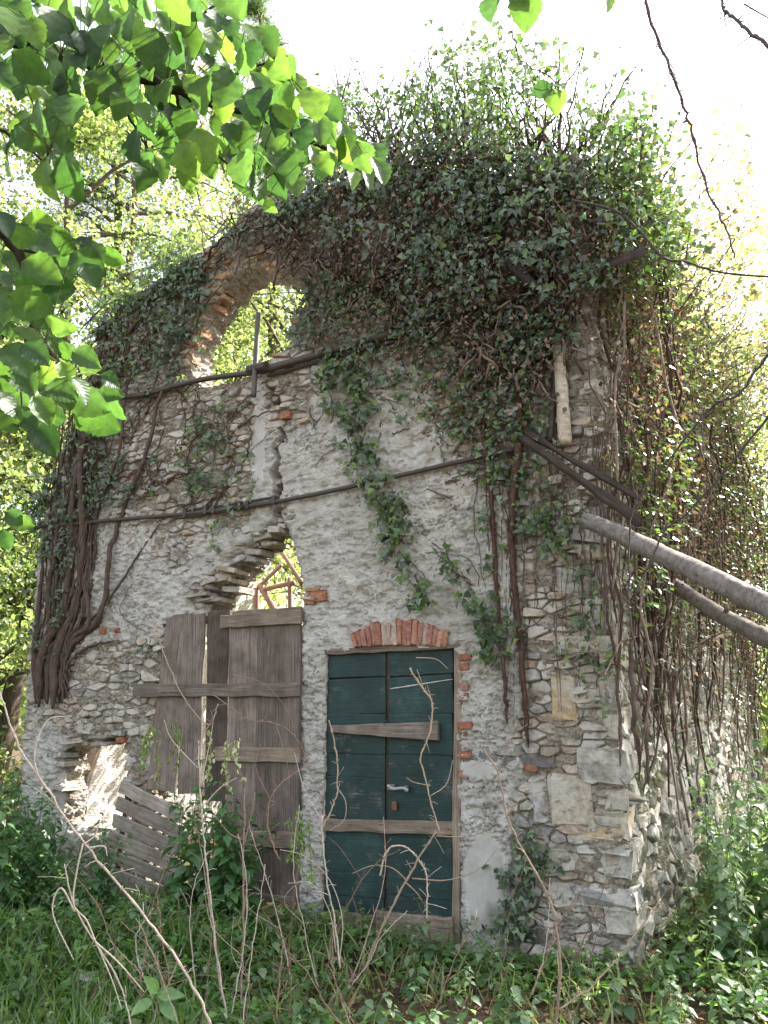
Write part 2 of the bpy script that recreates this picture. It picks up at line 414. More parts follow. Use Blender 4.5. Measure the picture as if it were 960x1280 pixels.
crack = np.array(pxpoly([(337, 480), (342, 497), (350, 512), (348, 528), (354, 545), (345, 560), (350, 575), (344, 592), (352, 610), (345, 628), (348, 648)]))

def seg_dist(U, V, L):
    d = np.full(U.shape, 1e9)
    for a, b in zip(L[:-1], L[1:]):
        e = b - a; t = np.clip(((U - a[0]) * e[0] + (V - a[1]) * e[1]) / (e @ e), 0, 1)
        d = np.minimum(d, np.hypot(U - a[0] - t * e[0], V - a[1] - t * e[1]))
    return d
def blobs(px, py, L):
    s = 0
    for cx, cy, rx, ry, wt in L: s = s + wt * np.exp(-((px - cx) / rx) ** 2 - ((py - cy) / ry) ** 2)
    return s
def cover_f(U, V):
    P = FO + U[..., None] * FU + V[..., None] * UPV; px, py = project(P)
    c = 0.495 + blobs(px, py, [(465, 680, 120, 190, .50), (610, 850, 40, 160, .2), (410, 540, 60, 80, .2), (140, 740, 110, 110, .24), (270, 660, 70, 50, .14), (200, 840, 30, 40, -.1), (75, 960, 60, 60, .30), (610, 1110, 38, 90, .55), (600, 850, 40, 120, .2),
        (620, 960, 50, 30, .25), (326, 560, 12, 90, .5), (215, 500, 150, 120, -.34), (540, 350, 230, 85, -.42), (725, 900, 60, 330, -.34), (150, 850, 55, 60, -.32), (610, 520, 90, 90, -.24), (700, 640, 60, 90, -.05), (175, 960, 25, 50, -.3),
        (110, 900, 70, 25, -.3), (388, 900, 16, 260, .3), (660, 1080, 40, 120, -.30), (230, 690, 90, 60, -.08), (365, 500, 22, 30, -.5), (300, 620, 60, 60, -.3)])
    c = c + .31 * fbm(U * 2.4, V * 3.0, 0, 5, 11, .68)
    return c
def cem_f(U, V):
    P = FO + U[..., None] * FU + V[..., None] * UPV; px, py = project(P)
    return sstep(.45, .6, blobs(px, py, [(608, 1105, 34, 75, 1.0), (326, 555, 9, 80, .9), (425, 850, 30, 60, .5), (600, 960, 40, 16, .8)]) + .15 * fbm(U * 5, V * 5, 0, 4, 12))
def moss_f(U, V):
    P = FO + U[..., None] * FU + V[..., None] * UPV; px, py = project(P)
    return np.clip(sstep(.5, 1.0, blobs(px, py, [(640, 1150, 60, 50, .9), (400, 1160, 60, 50, .7), (655, 1040, 18, 120, .8), (520, 280, 300, 70, .5)]) + .5 * fbm(U * 5, V * 5, 0, 5, 14)), 0, 1) * .8
def recess_f(U, V):
    d = poly_sdf(U, V, breach); s = sstep(.0, -.22, d + .03 * fbm(U * 8, V * 12, 0, 3, 21))
    r = -.30 * s
    low = poly_sdf(U, V, hole_low); r = r - .06 * sstep(.10, .0, low)
    dc = seg_dist(U, V, crack) - .026 - .034 * fbm(U * 6, V * 6, 0, 3, 22)
    r = r - .43 * sstep(.008, -.004, dc)
    band = np.abs(V - (Fuv(640, 955)[1] + .01 * fbm(U * 5, V * 0, 0, 2, 3))) - .05
    return r
def terr(x, k, soft=.25):
    y = x * k; i = np.floor(y); f = y - i; return (i + sstep(.5 - soft, .5 + soft, f)) / k
def height(U, V, cov, cem, rec, sd):
    s = sstep(.488, .512, cov)
    flake = fbm(U * 4.5, V * 8, 0, 5, 32, .62)
    line = np.abs(fbm(U * 5, V * 11, 1.5, 5, 35, .6)); zone = sstep(-.15, .25, fbm(U * 1.2, V * 1.2, 0, 3, 36))
    fine = fbm(U * 16, V * 30, 0, 4, 37, .65)
    hp = .028 + .014 * fbm(U * 1.7, V * 1.7, 0, 3, 31) + (1 - cem) * (.028 * terr(flake, 7, .16) - .022 * zone * sstep(.035, .008, line) + .011 * fine - .018 * sstep(.14, .30, fbm(U * 13, V * 26, 0, 3, 33)))
    hm = .010 + .050 * terr(fbm(U * 7, V * 15, 0, 5, 34, .65), 6, .2) + .012 * fine - .018 * sstep(.05, .01, line)
    return hm + (hp - hm) * s + rec, s

def build_wall(name, O, Ud, Nd, u0, u1, v0, v1, step, outline, holes, cover, cem, moss, recess, thick, seed, parent):
    us = np.arange(u0, u1 + step, step); vs = np.arange(v0, v1 + step, step)
    U, V = np.meshgrid(us, vs)
    sd = poly_sdf(U, V, outline)
    for h in holes: sd = np.maximum(sd, -poly_sdf(U, V, h))
    edge = .035 * fbm(U * 5, V * 7, 0, 4, seed)
    sharp = np.minimum(np.abs(poly_sdf(U, V, hole_door)), 1) if name == 'front_wall' else 1 + U * 0
    edge = edge * sstep(.0, .12, sharp) * sstep(0, .15, np.abs(U)) 
    sd = sd + edge
    cv, ce, mo, re = cover(U, V), cem(U, V), moss(U, V), recess(U, V)
    H, s = height(U, V, cv, ce, re, sd)
    H = H - .02 * sstep(-.06, 0, sd)                       # arrises worn back
    cell = (sd[:-1, :-1] + sd[1:, :-1] + sd[:-1, 1:] + sd[1:, 1:]) / 4 < 0
    gv, gu = np.gradient(sd, step); g2 = gu ** 2 + gv ** 2 + 1e-6
    idx = np.arange(U.size).reshape(U.shape)
    F = np.stack([idx[:-1, :-1], idx[:-1, 1:], idx[1:, 1:], idx[1:, :-1]], -1)[cell]
    # boundary edges
    E = np.concatenate([F[:, [0, 1]], F[:, [1, 2]], F[:, [2, 3]], F[:, [3, 0]]]).astype(np.int64)
    key = E[:, 0] * U.size + E[:, 1]; rkey = E[:, 1] * U.size + E[:, 0]
    bd = E[~np.isin(rkey, key)]
    bv = np.unique(bd)
    Uf, Vf, sf = U.ravel().copy(), V.ravel().copy(), sd.ravel()
    mv = np.clip(sf[bv], -step * 1.2, step * 1.2)
    Uf[bv] -= mv * gu.ravel()[bv] / g2.ravel()[bv] * .95; Vf[bv] -= mv * gv.ravel()[bv] / g2.ravel()[bv] * .95
    Hf = H.ravel(); cvf = s.ravel().copy(); cef = (ce * s).ravel(); mof = mo.ravel()
    sgn = 1.0 if np.dot(np.cross(Ud, UPV), Nd) > 0 else -1.0
    W = O + Uf[:, None] * Ud + Vf[:, None] * UPV + Hf[:, None] * Nd
    VV = [W]; A = [cvf]; B = [cef]; C = [mof]
    base = U.size; mp = np.full(U.size, -1, np.int64); mp[bv] = np.arange(len(bv))
    FF = [F if sgn > 0 else F[:, ::-1]]
    prev = bv; nl = 10
    gux, gvx = gu.ravel()[bv], gv.ravel()[bv]
    for l in range(1, nl + 1):
        dd = -thick * l / nl
        off = .075 * terr(fbm(Uf[bv] * 8 + dd * 3, Vf[bv] * 14, dd * 14, 4, seed + 40, .6), 6, .15) + .02 * fbm(Uf[bv] * 25, Vf[bv] * 40, dd * 40, 2, seed + 41) - .008
        off = off * (0.25 + .75 * sstep(0, .1, sharp.ravel()[bv]))
        z = np.minimum(Hf[bv] * (1 - l / nl) + dd, Hf[bv] - .01 * l)
        Wl = O + (Uf[bv] + off * gux)[:, None] * Ud + (Vf[bv] + off * gvx)[:, None] * UPV + z[:, None] * Nd
        VV.append(Wl); A.append(np.full(len(bv), .35 if l else 1.0) * (fbm(Uf[bv] * 3, Vf[bv] * 3, dd * 3, 2, 8) > .1)); B.append(np.zeros(len(bv))); C.append(np.zeros(len(bv)))
        cur = base + np.arange(len(bv))
        a0, a1 = mp[bd[:, 0]], mp[bd[:, 1]]
        q = np.stack([prev[a1], prev[a0], cur[a0], cur[a1]], -1)
        FF.append(q if sgn > 0 else q[:, ::-1]); prev = cur; base += len(bv)
    o = np_mesh(name, np.concatenate(VV), np.concatenate(FF), attrs={'cov': np.concatenate(A), 'cem': np.concatenate(B), 'moss': np.concatenate(C)}, mat=M_wall, parent=parent)
    # inner face, coarser
    st2 = .08; us = np.arange(u0, u1 + st2, st2); vs = np.arange(v0, v1 + st2, st2); U2, V2 = np.meshgrid(us, vs)
    s2 = poly_sdf(U2, V2, outline)
    for h in holes: s2 = np.maximum(s2, -poly_sdf(U2, V2, h))
    cell = (s2[:-1, :-1] + s2[1:, :-1] + s2[:-1, 1:] + s2[1:, 1:]) / 4 < -.02
    i2 = np.arange(U2.size).reshape(U2.shape); F2 = np.stack([i2[:-1, :-1], i2[1:, :-1], i2[1:, 1:], i2[:-1, 1:]], -1)[cell]
    W2 = O + U2.ravel()[:, None] * Ud + V2.ravel()[:, None] * UPV + (-thick + .02 * fbm(U2 * 5, V2 * 5, 0, 2, 5).ravel())[:, None] * Nd
    np_mesh('inner_face', W2, F2, attrs={'cov': np.ones(U2.size), 'cem': np.zeros(U2.size), 'moss': np.zeros(U2.size)}, mat=M_wall, parent=o)
    return o
FW = build_wall('front_wall', FO, FU, FN, -.06, 7.0, -.2, 7.3, .0105, outline_f, HOLES_F, cover_f, cem_f, moss_f, recess_f, .36, 51, HOUSE)
FW['label'] = 'cracked plaster front wall with breach, arched window hole and exposed rubble'

# side wall: long, ruinous, falling towards the back
SL = 8.6
outline_s = [(0, -.4), (SL, -.4), (SL, 4.6), (7.6, 5.0), (6.6, 4.7), (5.6, 5.3), (4.4, 5.2), (3.2, 5.7), (2.0, 5.6), (1.0, 6.0), (0.0, 6.1)]
hole_s = [(7.55, -.5), (7.55, 1.9), (8.25, 2.0), (8.3, -.5)]
def cover_s(U, V): return .30 + .28 * fbm(U * 1.3, V * 1.6, 0, 5, 61, .6) + .15 * sstep(5, 8, U)
zero = lambda U, V: U * 0
moss_s = lambda U, V: .7 * sstep(.25, .6, fbm(U * 1.5, V * .8, 0, 4, 62) + .35 * sstep(2.5, 0, V))
SW = build_wall('side_wall', FO, SU, SN, 0, SL + .1, -.3, 6.2, .03, outline_s, [hole_s], cover_s, zero, moss_s, lambda U, V: .03 * fbm(U, V, 0, 3, 63), .45, 61, HOUSE)
SW['label'] = 'rubble side wall receding behind ivy stems'

# left and back walls seen through the openings, plain lime-washed inside
def slab_wall(name, A, B, h0, h1, thick, seed):
    A = np.array(A, float); B = np.array(B, float); L = np.linalg.norm(B - A); d = (B - A) / L; n = np.array((d[1], -d[0], 0))
    nu = int(L / .12); nv = 44
    V = []; F = []
    for side in (0, 1):
        for j in range(nv + 1):
            for i in range(nu + 1):
                u = L * i / nu; top = h0 + (h1 - h0) * i / nu + .35 * float(fbm(u * .9, seed, 0, 3, seed))
                z = -.3 + (top + .3) * j / nv
                V.append(A + d * u + n * ((-thick if side else 0) + .03 * math.sin(u * 9 + j * 1.7 + seed) * .5) + UPV * z)
    m = (nu + 1) * (nv + 1)
    for j in range(nv):
        for i in range(nu):
            a = j * (nu + 1) + i; q = (a, a + 1, a + nu + 2, a + nu + 1); F.append(q); F.append(tuple(m + k for k in q[::-1]))
    for i in range(nu):
        a = nv * (nu + 1) + i; F.append((a, a + 1, m + a + 1, m + a))
    for j in range(nv):
        a = j * (nu + 1); F.append((a + nu + 1, a, m + a, m + a + nu + 1)); a += nu; F.append((a, a + nu + 1, m + a + nu + 1, m + a))
    V = np.array(V)
    return np_mesh(name, V, np.array(F), attrs={'cov': np.ones(len(V)), 'cem': np.zeros(len(V)), 'moss': np.zeros(len(V))}, mat=M_wall, parent=HOUSE)
LC = FO + FU * 6.25 - FN * .46
slab_wall('left_wall', LC, LC - FN * 7.6, 4.6, 2.6, -.4, 5)
slab_wall('back_wall', LC - FN * 7.7, FO - FN * 8.1 + SU * 0 - FU * .3, 2.2, 2.9, -.4, 8)

# ---- stones ------------------------------------------------------
STONE_PAL = [(.35, .325, .285), (.31, .29, .265), (.40, .365, .31), (.44, .41, .36), (.33, .29, .245), (.38, .32, .255), (.29, .275, .26), (.47, .44, .395), (.36, .28, .22)]
ALLST = []      # (screen size, verts, faces, colour, wall)
def clip_poly(poly, n, c):
    out = []
    for i in range(len(poly)):
        a, b = poly[i], poly[(i + 1) % len(poly)]; da = a[0] * n[0] + a[1] * n[1] - c; db = b[0] * n[0] + b[1] * n[1] - c
        if da <= 0: out.append(a)
        if (da < 0 < db) or (db < 0 < da):
            t = da / (da - db); out.append((a[0] + (b[0] - a[0]) * t, a[1] + (b[1] - a[1]) * t))
    return out
def make_stones(wall, O, Ud, Nd, u0, u1, v0, v1, su, sv, outline, holes, cover, recess, seed, warm=None, drop=.22):
    r = random.Random(seed); k = su / sv; pts = []
    j = 0; v = v0
    while v < v1:
        u = u0 - r.random() * su
        while u < u1 + su:
            if r.random() > drop: pts.append((u + r.uniform(-.34, .34) * su, (v + r.uniform(-.36, .36) * sv) * k))
            u += su * r.uniform(.8, 1.25)
        v += sv; j += 1
    kd = kdtree.KDTree(len(pts))
    for i, p in enumerate(pts): kd.insert((p[0], p[1], 0), i)
    kd.balance()
    PU = np.array([p[0] for p in pts]); PV = np.array([p[1] / k for p in pts])
    sd = poly_sdf(PU, PV, outline)
    for h in holes: sd = np.maximum(sd, -poly_sdf(PU, PV, h))
    cv = np.minimum.reduce([cover(PU + a, PV + b) for a, b in ((0, 0), (.04, 0), (-.04, 0), (0, .03), (0, -.03))])
    rc = recess(PU, PV)
    for i, p in enumerate(pts):
        if sd[i] > -.03 or cv[i] > .54: continue
        poly = [(p[0] - .3, p[1] - .3), (p[0] + .3, p[1] - .3), (p[0] + .3, p[1] + .3), (p[0] - .3, p[1] + .3)]
        for (co, q, dist) in kd.find_n((p[0], p[1], 0), 14):
            if q == i or dist < 1e-6: continue
            n = ((co[0] - p[0]) / dist, (co[1] - p[1]) / dist); mx = (co[0] + p[0]) / 2; my = (co[1] + p[1]) / 2
            poly = clip_poly(poly, n, n[0] * mx + n[1] * my - .006)
            if len(poly) < 3: break
        if len(poly) < 3: continue
        poly = [(a, b / k) for a, b in poly]
        # round the corners
        q = []
        for a in range(len(poly)):
            A, B, C_ = poly[a - 1], poly[a], poly[(a + 1) % len(poly)]
            q.append((B[0] + (A[0] - B[0]) * .13, B[1] + (A[1] - B[1]) * .13)); q.append((B[0] + (C_[0] - B[0]) * .13, B[1] + (C_[1] - B[1]) * .13))
        cx = sum(a for a, b in q) / len(q); cy = sum(b for a, b in q) / len(q); n = len(q)
        W_ = max(a for a, b in q) - min(a for a, b in q); H_ = max(b for a, b in q) - min(b for a, b in q)
        h = -.002 + r.random() ** 1.5 * .045 + rc[i]
        if rc[i] < -.05: h += r.uniform(-.05, .08)
        tu, tv = r.uniform(-.22, .22), r.uniform(-.30, .12)
        V = []
        def pt(a, b, d): return O + Ud * a + UPV * b + Nd * d
        for (a, b) in q: V.append(pt(a, b, min(h - .09, -.06 + rc[i])))
        for (a, b) in q: V.append(pt(cx + (a - cx) * 1.0, cy + (b - cy) * 1.0, h - .016 + tu * (a - cx) + tv * (b - cy) + r.uniform(-.003, .003)))
        for (a, b) in q: V.append(pt(cx + (a - cx) * .87, cy + (b - cy) * .80, h + tu * (a - cx) + tv * (b - cy) + r.uniform(-.005, .005)))
        V.append(pt(cx, cy, h + r.uniform(-.004, .006)))
        sg = np.dot(np.cross(Ud, UPV), Nd) > 0
        F = []
        for a in range(n):
            b = (a + 1) % n; F += [(a, b, n + b, n + a), (n + a, n + b, 2 * n + b, 2 * n + a), (2 * n + a, 2 * n + b, 3 * n)]
        # orient polygon ccw in (u,v)
        area = sum(q[a][0] * q[(a + 1) % n][1] - q[(a + 1) % n][0] * q[a][1] for a in range(n))
        if (area > 0) != sg: F = [f[::-1] for f in F]
        base = np.array(r.choice(STONE_PAL)) * r.uniform(.8, 1.2)
        if warm is not None:
            wv = float(warm(np.array(cx), np.array(cy))); base = base * (1 - wv) + np.array((.34, .21, .12)) * wv
        X, Y = project(pt(cx, cy, h)); dep = (pt(cx, cy, h) - CAMP)
        size = math.sqrt(W_ * H_) / max(np.linalg.norm(dep), 1) * (1 if (0 < X < 960 and 0 < Y < 1200) else 0)
        if wall is SW: size *= .6
        ALLST.append((size, V, F, tuple(base), wall))
def warm_f(U, V):
    P = FO + U[..., None] * FU + V[..., None] * UPV; px, py = project(P)
    return np.clip(blobs(px, py, [(285, 330, 50, 50, .9), (360, 335, 30, 25, .6), (90, 960, 20, 40, .3), (700, 960, 30, 40, .5)]), 0, 1)
make_stones(FW, FO, FU, FN, .0, 6.6, -.1, 7.2, .125, .062, outline_f, HOLES_F, cover_f, recess_f, 3, warm_f)
make_stones(SW, FO, SU, SN, .0, SL, -.1, 5.6, .17, .11, outline_s, [hole_s], cover_s, lambda U, V: .03 * fbm(U, V, 0, 3, 63), 4)
ALLST.sort(key=lambda s: -s[0])
def single(name, V, F, col, mat, parent):
    b = MB(); b.add(V, F, col); return b.build(name, mat, parent)
for s in ALLST[:290]: single('stone', s[1], s[2], s[3], M_stone, s[4])
b = MB()
for s in ALLST[290:]: b.add(s[1], s[2], s[3])
tag(b.build('rubble_stones', M_stone, HOUSE), None, kind='stuff')

# corner quoins -----------------------------------------------------
def rough_box(c, ax, ay, az, sx, sy, sz, r, jit=.01):
    """bevelled irregular block"""
    V = []; F = []
    g = [-1, -.86, .86, 1]
    idx = {}
    for i in range(4):
        for j in range(4):
            for k in range(4):
                if 0 < i < 3 and 0 < j < 3 and 0 < k < 3: continue
                ext = (i in (0, 3)) + (j in (0, 3)) + (k in (0, 3))
                p = [g[i], g[j], g[k]]
                if ext >= 2:
                    p = [x * .965 for x in p]
                if ext == 3: p = [x * .96 for x in p]
                idx[(i, j, k)] = len(V)
                V.append(c + ax * (p[0] * sx + r.uniform(-jit, jit)) + ay * (p[1] * sy + r.uniform(-jit, jit)) + az * (p[2] * sz + r.uniform(-jit, jit)))
    for a in range(3):
        for s in (0, 3):
            for x in range(3):
                for y in range(3):
                    def key(p, q):
                        t = [p, q]; t.insert(a, s); return idx[tuple(t)]
                    f = (key(x, y), key(x + 1, y), key(x + 1, y + 1), key(x, y + 1))
                    if (s == 3) == (a == 1): f = f[::-1]
                    F.append(f)
    return V, F
rq = random.Random(12); z = .15; k = 0
while z < 2.9:
    hgt = rq.uniform(.07, .22); a, bb = (rq.uniform(.12, .26), rq.uniform(.08, .15)) if k % 2 else (rq.uniform(.06, .13), rq.uniform(.12, .22))
    c = FO + FU * (a - .015) + SU * (bb + .0) + UPV * (z + hgt / 2) - FN * 0 
    oo = rq.uniform(-.045, -.012); c = FO + FU * (a + oo) - FN * (bb + oo) + UPV * (z + hgt / 2)
    yaw = rq.uniform(-.05, .05); ax = FU * math.cos(yaw) + FN * math.sin(yaw) + UPV * rq.uniform(-.12, .12)
    V, F = rough_box(c, ax, -FN + UPV * rq.uniform(-.08, .08), UPV, a, bb, hgt / 2 - .004, rq, .024)
    col = np.array(rq.choice([(.40, .36, .29), (.42, .34, .24), (.36, .34, .31), (.43, .40, .35), (.33, .32, .31)])) * rq.uniform(.85, 1.15)
    single('quoin', V, F, tuple(col), M_stone, FW); z += hgt + rq.choice([.01, .02, .07]); k += 1

# fallen ledge stones around breach and low window: slates poking out
rl = random.Random(5)
EXTRA = []
for _ in range(80):
    t = rl.random(); x = 238 + t * 112; y = 752 - t * 98; EXTRA.append((x + rl.uniform(-16, 14), y + rl.uniform(-12, 14), rl.uniform(.04, .15), rl.uniform(.015, .05), rl.uniform(-.22, .03)))
for _ in range(10): EXTRA.append((rl.uniform(76, 158), rl.uniform(908, 930), rl.uniform(.08, .16), rl.uniform(.02, .04), rl.uniform(-.02, .03)))
for _ in range(14): EXTRA.append((rl.choice([rl.uniform(156, 172), rl.uniform(66, 80)]), rl.uniform(935, 1010), rl.uniform(.06, .12), rl.uniform(.03, .05), rl.uniform(-.03, .02)))
for (px, py, L, hh, out) in EXTRA + [(262, 728, .20, .035, .02), (285, 712, .22, .04, .05), (300, 700, .2, .04, .02), (247, 744, .26, .03, .04), (318, 690, .2, .05, -.06), (330, 672, .2, .05, -.03), (345, 662, .14, .05, .02),
        (262, 750, .3, .03, -.02), (292, 737, .2, .05, -.10), (95, 927, .24, .03, .04), (125, 921, .28, .028, .05), (150, 916, .16, .04, .02), (108, 915, .2, .03, .03), (387, 748, .18, .03, .03), (392, 738, .13, .025, .02), (80, 955, .10, .04, .01), (76, 985, .12, .045, .02), (163, 960, .1, .04, .0), (165, 985, .11, .05, .01),
        (318, 322, .32, .05, .03), (340, 332, .2, .04, .04), (285, 345, .16, .05, .02), (372, 402, .12, .05, .01), (352, 445, .18, .04, .02)]:
    c = F3(px, py, out) - FN * .08
    V, F = rough_box(c, FU * math.cos(.1) + UPV * rl.uniform(-.2, .2) + FN * rl.uniform(-.15, .15), -FN, UPV, L / 2, .12, hh / 2, rl, .008)
    warm = py < 460 or (px > 380 and py > 700)
    single('slate', V, F, tuple(np.array((.36, .22, .13) if warm else rl.choice([(.30, .27, .235), (.36, .32, .27), (.27, .255, .24), (.40, .37, .32), (.33, .26, .20)])) * rl.uniform(.8, 1.2)), M_stone, FW)

# brick arch over the green door, brick jamb on its right ------------
rb = random.Random(9)
cuv = Fuv(503, 930); R0 = Fuv(500, 808)[1] - cuv[1]
for i in range(19):
    t = i / 18; px = 447 + 108 * t; base = F3(px, 810 - 2 * math.sin(t * 3.14), .012)
    lean = (t - .5) * .55; L = rb.uniform(.16, .20) * (0.66 + .45 * math.sin(t * 3.14))
    up = -FU * lean + UPV; up /= np.linalg.norm(up); sidev = np.cross(up, FN)
    V, F = rough_box(base + up * (L / 2 + .01) + FN * rb.uniform(-.006, .010), sidev, FN, up, rb.uniform(.019, .0245), .03, L / 2, rb, .006)
    col = np.array(rb.choice([(.36, .17, .125), (.42, .22, .155), (.33, .17, .14), (.42, .32, .27)])) * rb.uniform(.8, 1.15)
    single('brick', V, F, tuple(col), M_brick, FW)
for i in range(13):
    py = 822 + i * 10.5 * 1.15
    if i in (2, 5, 6, 9, 11): continue
    wd = rb.uniform(.02, .055); c = F3(576, py, rb.uniform(-.012, .006)) - FU * (wd * .9)
    V, F = rough_box(c, FU, FN, UPV, wd, .03, .026, rb, .004)
    col = np.array(rb.choice([(.34, .14, .10), (.30, .14, .11), (.38, .22, .17)])) * rb.uniform(.8, 1.1)
    single('brick', V, F, tuple(col), M_brick, FW)
for i in range(30):
    t = i / 29; a, b_ = np.array((238, 458.)), np.array((325, 332.)); q = a * (1 - t) + b_ * t + np.array((-10, -9)) * math.sin(t * 3.14)
    V, F = rough_box(F3(q[0] + rb.uniform(-3, 3), q[1] + rb.uniform(-3, 3), rb.uniform(-.30, -.04)), FU * math.cos(.4) + UPV * rb.uniform(.2, .6), FN, UPV, rb.uniform(.04, .075), .07, rb.uniform(.02, .035), rb, .010)
    single('brick', V, F, tuple(np.array(rb.choice([(.34, .22, .14), (.38, .26, .17), (.30, .17, .11), (.33, .27, .21)])) * rb.uniform(.8, 1.1)), M_brick, FW)
for (px, py, wd) in [(358, 520, .06), (398, 745, .09), (389, 752, .05), (130, 788, .05), (665, 960, .04), (147, 788, .03), (152, 925, .05)]:
    V, F = rough_box(F3(px, py, .03), FU, FN, UPV, wd, .03, wd * .5, rb, .008)
    single('brick', V, F, (.36, .17, .11), M_brick, FW)
V, F = rough_box(F3(636, 948, -.01), FU + UPV * .02, FN, UPV, .36, .035, .045, rb, .010)
single('slate_strip', V, F, (.16, .155, .155), M_stone, FW)  # dark grey slate strip set into the wall face
for (px, py, hw, hh, cc) in [(716, 1002, .15, .17, (.43, .38, .31)), (676, 1000, .06, .15, (.34, .335, .33)), (700, 1075, .13, .08, (.45, .42, .36)), (712, 1120, .12, .07, (.42, .40, .36)), (672, 1058, .08, .06, (.36, .31, .25))]:
    V, F = rough_box(F3(px, py, -.025), FU + UPV * rb.uniform(-.08, .08) + FN * rb.uniform(-.06, .06), FN, UPV, hw, .05, hh, rb, .022); single('quoin', V, F, cc, M_stone, FW)
V, F = rough_box(F3(706, 872, -.02), FU + UPV * .1, FN, UPV, .085, .05, .15, rb, .02); single('quoin', V, F, (.46, .35, .22), M_stone, FW)
# ------------------------------------------------------------------ planks
def plank(name, A, B, wdir, width, thick, ndir, mat, parent, jit=.006, seg=8, seed=0, w1=None, ends=0.0, bow=0.0, label=None):
    """board from A to B (centre line of its front face), wdir = width direction, ndir = towards viewer"""
    r = random.Random(seed * 77 + int(1000 * abs(A[0]))); A = np.array(A, float); B = np.array(B, float); L = np.linalg.norm(B - A); d = (B - A) / L
    wdir = wdir - d * np.dot(wdir, d); wdir = wdir / np.linalg.norm(wdir)
    w1 = width if w1 is None else w1; cr = [-1, -.93, -.35, .3, .93, 1]; V = []; UV = []; F = []; nc = len(cr)
    for i in range(seg + 1):
        t = i / seg; wd = (width + (w1 - width) * t) / 2; e1, e2 = r.uniform(-jit, jit), r.uniform(-jit, jit)
        c = A + d * (L * t) + ndir * bow * math.sin(math.pi * t)
        for j, x in enumerate(cr):
            dep = 0 if 0 < j < nc - 1 else -.004
            ee = (ends * r.uniform(-1, 1) if i in (0, seg) else 0)
            V.append(c + wdir * (x * wd + (e1 if x < 0 else e2)) + ndir * (dep + r.uniform(-.0012, .0012)) + d * ee); UV.append((L * t, x * wd))
        for j, x in enumerate((1, -1)):
            V.append(c + wdir * (x * wd + (e1 if x < 0 else e2)) - ndir * thick); UV.append((L * t, x * wd + .05))
    m = nc + 2
    for i in range(seg):
        for j in range(m):
            j2 = (j + 1) % m; F.append((i * m + j, i * m + j2, (i + 1) * m + j2, (i + 1) * m + j))
    F.append(tuple(range(m))[::-1]); F.append(tuple(seg * m + j for j in range(m)))
    if np.dot(np.cross(wdir, d), ndir) < 0: F = [f[::-1] for f in F]
    b = MB(); b.add(V, F, (1, 1, 1), UV); o = b.build(name, mat, parent)
    if label: o['label'] = label
    return o
def fplank(name, p0, p1, wpx, d, thick, mat, parent, w1=None, **k):
    """front-wall board between two photo points of its centre line, width in photo px, d = stand-off from the wall"""
    A, B = F3(*p0, d), F3(*p1, d); dr = B - A
    wd = np.cross(dr, FN)
    sc = (np.linalg.norm(A - CAMP) + np.linalg.norm(B - CAMP)) / 2 / FPX * 1.0
    vert = abs(dr[2]) > np.linalg.norm(dr[:2])
    sc *= 1.17 if vert else 1.02
    return plank(name, A, B, wd, wpx * sc, thick, FN, mat, parent, w1=None if w1 is None else w1 * sc, **k)

# boarded doorway
BD = empty('boarded_door', F3(290, 1120, .04), 'grey weathered plank boarding over the left doorway', 'door'); del BD['category']; link(BD, HOUSE)
BD.location = tuple(F3(290, 1120, .04)); BD.matrix_parent_inverse = Matrix.Translation(-Vector(FO))
fplank('plank', (223, 768), (200, 988), 33, .035, .025, M_wood, BD, seed=1, w1=37, ends=.01)
fplank('plank', (243, 768), (235, 992), 26, .040, .025, M_wood, BD, seed=2, w1=28, ends=.01)
fplank('plank', (273, 764), (268, 1000), 30, .020, .025, M_woodd, BD, seed=3, w1=26, ends=.01)
fplank('plank', (305, 770), (300, 1118), 37, .050, .025, M_wood, BD, seed=4, ends=.01)
fplank('plank', (340, 768), (335, 1120), 38, .052, .025, M_wood, BD, seed=5, ends=.01)
fplank('plank', (366, 768), (361, 1122), 20, .051, .025, M_wood, BD, seed=6, ends=.01)
fplank('plank', (283, 1000), (281, 1100), 12, .02, .02, M_woodd, BD, seed=16)
fplank('batten', (275, 777), (376, 771), 16, .085, .03, M_woodl, BD, seed=7)
fplank('batten', (290, 768), (376, 762), 8, .052, .03, M_woodl, BD, seed=8)
fplank('batten', (166, 863), (375, 862), 15, .085, .03, M_wood, BD, seed=9, label='long grey batten nailed across the planks')
fplank('batten', (268, 943), (374, 944), 16, .085, .03, M_woodl, BD, seed=10)
fplank('batten', (296, 1049), (372, 1050), 17, .085, .03, M_woodl, BD, seed=11)
fplank('batten', (298, 1120), (366, 1126), 8, .085, .03, M_woodl, BD, seed=12)

# green double door
GD = empty('green_door', F3(490, 1170, 0), 'dark green painted double door of wide horizontal boards', 'door'); del GD['category']; link(GD, HOUSE)
GD.location = tuple(F3(490, 1170, 0)); GD.matrix_parent_inverse = Matrix.Translation(-Vector(FO))
ys_l = [826, 849, 893, 908, 943, 972, 994, 1020, 1044, 1096, 1128, 1150]
def lx(y, x0, x1): return x0 + (x1 - x0) * (y - 815) / 340
rows_l = [(817, 846), (849, 892), (894, 941), (943, 970), (972, 992), (994, 1023), (1025, 1042), (1044, 1092), (1094, 1118), (1120, 1152)]
rows_r = [(813, 843), (846, 892), (894, 942), (944, 976), (978, 998), (1000, 1028), (1030, 1050), (1052, 1098), (1100, 1120), (1122, 1142), (1144, 1164)]
for k, (a, c) in enumerate(rows_l):
    y = (a + c) / 2; tilt = 1.4 if y < 880 else -1 - (y - 900) * .012
    fplank('board', (lx(y, 409, 403), y + tilt), (lx(y, 482, 480), y - tilt), (c - a) * .97, -.03 + .003 * (k % 3), .03, M_green, GD, seed=30 + k, jit=.002 if k < 8 else .006, seg=10)
